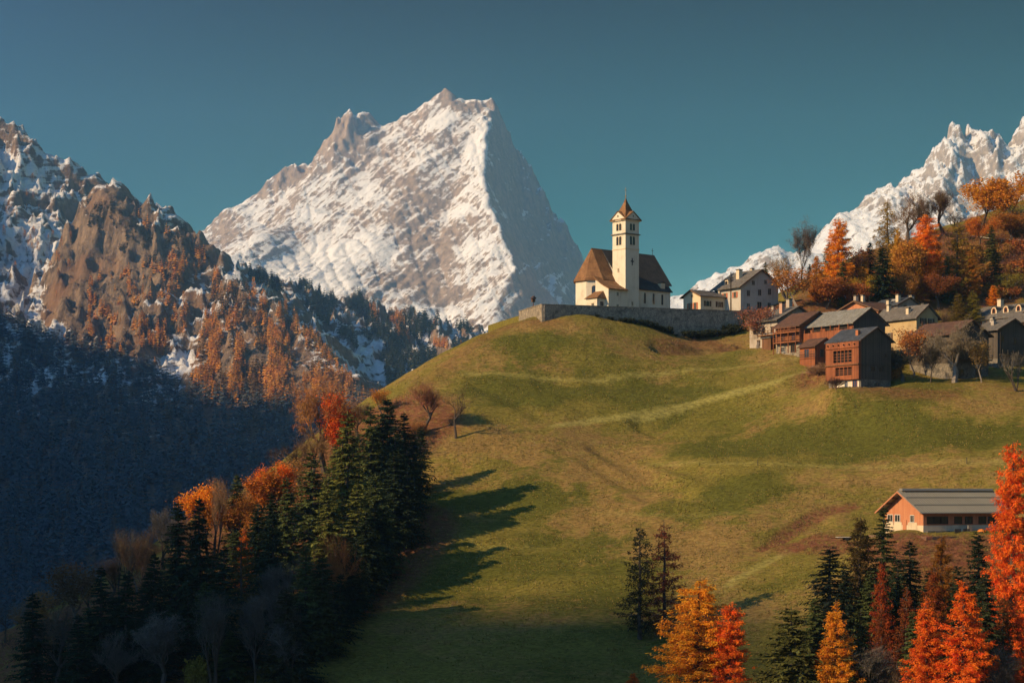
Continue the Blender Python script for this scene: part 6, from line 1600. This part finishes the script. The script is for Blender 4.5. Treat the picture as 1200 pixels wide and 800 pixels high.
# ---- barn on the lower meadow
def lower_barn():
    px, base, Y, th, R, L = 1082, 626, 300, 24, 17.0, 10.4
    q = at(px, base, Y); r = empty('barn', q, math.radians(th)); tag(r, 'long farm barn with a ribbed metal roof and larch cladding', 'barn')
    e, ap, lo = 3.85, 6.75, 1.45
    MB().prism([(0, lo + .003), (L, lo + .003), (L, e - .1), (L / 2, ap), (0, e)], 0, R, 'x').build('wall', WD_NEW, r)
    MB().box((-.04, -.04, -2), (R + .04, L + .04, lo)).build('plinth', PL_CREAM, r)
    k = (ap - e) / (L / 2); ov = 1.0; t = .16
    top = [(-ov, e - ov * k + .05 + t), (L / 2, ap + .05 + t), (L + ov, e - ov * k + .05 + t)]
    rf = MB().prism(slab(top, t), -1.3, R + .8, 'x').build('roof', RF_METAL, r)
    m = MB()
    for i in range(40):
        x = -1.2 + i * (R + 1.9) / 39
        for s_ in (0, 1):
            P0, P1 = (top[0], top[1]) if s_ == 0 else (top[2], top[1])
            m.add([(x, P0[0], P0[1] + .002), (x + .16, P0[0], P0[1] + .002), (x + .16, P1[0], P1[1] + .002), (x, P1[0], P1[1] + .002), (x, P0[0], P0[1] + .11), (x + .16, P0[0], P0[1] + .11), (x + .16, P1[0], P1[1] + .11), (x, P1[0], P1[1] + .11)],
                  [(0, 3, 2, 1), (4, 5, 6, 7), (0, 1, 5, 4), (1, 2, 6, 5), (2, 3, 7, 6), (3, 0, 4, 7)])
    m.build('roof_ribs', RF_METAL, rf)['kind'] = 'stuff'
    for f in (0.32, 0.66):
        y = -ov + (L / 2 + ov) * f; z = top[0][1] + (top[1][1] - top[0][1]) * f
        MB().box((-1.2, y - .06, z + .075), (R + .7, y + .06, z + .2)).build('snow_guard', M_STEEL, rf)
    MB().prism([(L / 2 - .5, ap + .28), (L / 2 + .5, ap + .28), (L / 2 + .35, ap + .62), (L / 2 - .35, ap + .62)], -.6, R + .5, 'x').build('ridge_vent', M_STEEL, rf)
    MB().prism(slab([(c, z - .03) for c, z in top], .26), -1.36, -1.303, 'x').build('barge_board', WD_NEW, rf)
    for y in np.linspace(.4, L - .4, 7):
        z = (e + k * y) if y < L / 2 else (e + k * (L - y)); MB().box((-1.25, y - .09, z - .22), (-.004, y + .09, z - .02)).build('purlin', WD_BROWN, rf)
    MB().cyl((-1.2, -ov - .1, top[0][1] - .1), (R + .7, -ov - .1, top[0][1] - .1), .09).build('gutter', M_STEEL, rf)
    for u, w in ((8.9, 1.3), (6.9, 1.3), (2.9, .9)): window(r, 'L', u, 2.0 if w > 1 else 1.95, w, 1.05, M_WHITE, None)
    for y0, y1 in ((5.7, 7.8), (8.0, 10.1), (1.6, 4.0)): MB().box((-.09, y0, -1), (-.043, y1, 1.9)).build('cream_panel', PL_CREAM, r)
    MB().box((-.10, 4.4, 0), (-.043, 5.4, 2.3)).build('door', WD_NEW, r)
    for u in (1.3, 2.7, 4.1, 6.8, 8.9, 11.6, 13.5, 15.6): window(r, 'R', u, 1.75, 1.15 if u < 5 else 1.3, 1.0, M_DARK, None, sill=False)
    MB().cyl((R - .6, -1.0, -1.0), (R - .6, -1.0, e - .7), .09).build('post', M_STEEL, r)
    MB().box((.6, -.32, -1), (5.0, -.045, .55)).build('trough', ST_DARK, r)
    return r
barn = lower_barn()
bm_ = Matrix.Translation(barn.location) @ Matrix.Rotation(barn.rotation_euler.z, 4, 'Z')
def by_barn(x, y, dz=0.0):
    p = bm_ @ Vector((x, y, 0)); return (p.x, p.y, max(on_ground(p.x, p.y), barn.location.z - 0.6) + dz)
MB().box((-2.5, -4.2, -3), (19, -.05, -.25)).box((-2.5, -.049, -3), (-.06, 11.5, -.252)).build('farmyard', m_plain('trodden_earth', (0.20, 0.13, 0.085), 0.95, 0.05, 0, 0.8)).matrix_world = bm_
tag(bpy.data.objects['farmyard'], 'bare earth yard around the lower barn', kind='structure')
YZ = barn.location.z - 0.25
def yard(x, y):
    p = bm_ @ Vector((x, y, 0)); return (p.x, p.y, YZ)
# things in the yard
o = empty('farm_roller', yard(9.4, -2.6), .4); tag(o, 'round orange farm drum standing in front of the barn', 'farm drum')
V = [(r_ * math.cos(a), r_ * math.sin(a), z) for r_, z in ((.45, .12), (.66, .35), (.70, .65), (.55, .95), (.22, 1.12)) for a in np.linspace(0, 2 * PI, 13)[:-1]]
MB().add(V, [tuple(range(11, -1, -1)), tuple(range(48, 60))] + [(12 * i + k, 12 * i + (k + 1) % 12, 12 * i + 12 + (k + 1) % 12, 12 * i + 12 + k) for i in range(4) for k in range(12)]).build('drum', M_ORANGE, o)
MB().box((-.6, -.1, 0), (.6, .1, .118)).box((-.1, -.6, .001), (.1, .6, .116)).build('stand', M_IRON, o)
o = empty('hay_rake', yard(12.2, -2.4), .2); tag(o, 'small red farm machine with two wheels in front of the barn', 'farm machine')
MB().box((-.8, -.35, .55), (.8, .35, .95)).box((-.2, -.3, .953), (.5, .3, 1.5)).build('body', M_REDP, o)
for s_ in (-1, 1): MB().cyl((s_ * .45, -.5, .42), (s_ * .45, .5, .42), .42, .42, 12).build('wheel', M_RUBBER, o)
MB().cyl((.8, 0, .7), (1.9, 0, .3), .05).build('drawbar', M_IRON, o)
for x, lab in ((5.3, 'grey wooden pallet leaning at the left of the orange drum'), (7.0, 'wooden pallet nearest the orange drum'), (14.2, 'wooden pallet at the right of the red farm machine')):
    o = empty('pallet', yard(x, -1.9), barn.rotation_euler.z); tag(o, lab, 'pallet')
    for k in range(6): MB().box((-.6 + k * .21, -.02, 0), (-.44 + k * .21, .02, 1.15)).build('slat', WD_GREY, o)
    for z in (.15, .85): MB().box((-.62, .021, z), (.64, .08, z + .1)).build('batten', WD_BROWN, o)
o = empty('cabinet', yard(8.3, -.9), barn.rotation_euler.z); tag(o, 'upright grey metal box against the barn front', 'metal box')
MB().box((-.4, -.3, 0), (.4, .3, 1.7)).build('body', M_STEEL, o); MB().box((-.36, -.33, .1), (.36, -.303, 1.6)).build('door', M_STEEL, o)
# flat trailer on the dirt bank
p = hit(990, 633)
o = empty('flat_trailer', (p[0], p[1], p[2] - .1), .12); tag(o, 'pale flat trailer parked on the dirt bank', 'trailer')
for k in range(6): MB().box((-1.35, -.72 + k * .25, .62), (1.35, -.50 + k * .25, .70)).build('plank', M_WHITE, o)
MB().box((-1.3, -.6, .48), (1.3, -.5, .618)).box((-1.3, .5, .48), (1.3, .6, .618)).build('frame', M_IRON, o)
for s_ in (-1, 1): MB().cyl((.2, s_ * .62, .32), (.2, s_ * .8, .32), .32, .32, 12).build('wheel', M_RUBBER, o)
MB().box((-2.3, -.06, .46), (-1.3, .06, .54)).build('drawbar', M_IRON, o)
# wayside shrine on the wall corner
q = at(625, 359, 431)
o = empty('wayside_shrine', (q.x, q.y, 42.2), .5); tag(o, 'small roofed wayside shrine on a post at the end of the churchyard wall', 'shrine')
MB().cyl((0, 0, -.3), (0, 0, 2.1), .11, .09).build('post', WD_BROWN, o); MB().box((-.36, -.26, 2.103), (.36, .26, 3.0)).build('case', WD_BROWN, o)
MB().prism(slab([(-.6, 2.95), (0, 3.5), (.6, 2.95)], .08), -.45, .45, 'y').build('roof', RF_BROWN, o)
# utility pole by the grey house
q = at(856.5, 363, 443)
o = empty('utility_pole', q, .3); tag(o, 'dark utility pole in front of the two presbytery houses', 'utility pole')
MB().cyl((0, 0, -1.5), (0, 0, 8.9), .17, .13).build('pole', M_DARK, o); MB().box((-.7, -.06, 7.6), (.7, .06, 7.75)).build('crossarm', M_DARK, o)
for x in (-.6, -.2, .2, .6): MB().cyl((x, 0, 7.753), (x, 0, 8.0), .06, .04).build('insulator', M_WHITE, o)
# guard rail along the lane on the red slope
def guard_rail():
    P = [p for p in (hit(px, py) for px, py in ((1139, 279), (1150, 280.5), (1162, 282), (1174, 283), (1187, 283.5), (1200, 284), (1214, 284))) if p is not None]
    r = empty('guard_rail', P[0]); tag(r, 'thin pale guard rail along the lane on the red slope', 'guard rail'); b = Vector(P[0])
    for i, p in enumerate(P): v = Vector(p) - b; MB().box((v.x - .06, v.y - .06, v.z - .6), (v.x + .06, v.y + .06, v.z + .74)).build('rail_post', M_STEEL, r)
    for p, q in zip(P[:-1], P[1:]):
        v, w = Vector(p) - b, Vector(q) - b; MB().cyl((v.x, v.y - .1, v.z + .62), (w.x, w.y - .1, w.z + .62), .11, .11, 6).build('rail', M_WHITE, r)
guard_rail()
# posts of the meadow boundary
for px, py, lab in ((888, 545, 'short wooden fence post standing in the middle of the open meadow'), (1133, 543, 'short wooden fence post on the meadow above the barn roof')):
    p = hit(px, py); o = MB().cyl((0, 0, -.4), (0, 0, 1.15), .08, .07, 8).build('fence_post', WD_GREY); o.location = p; tag(o, lab, 'fence post')
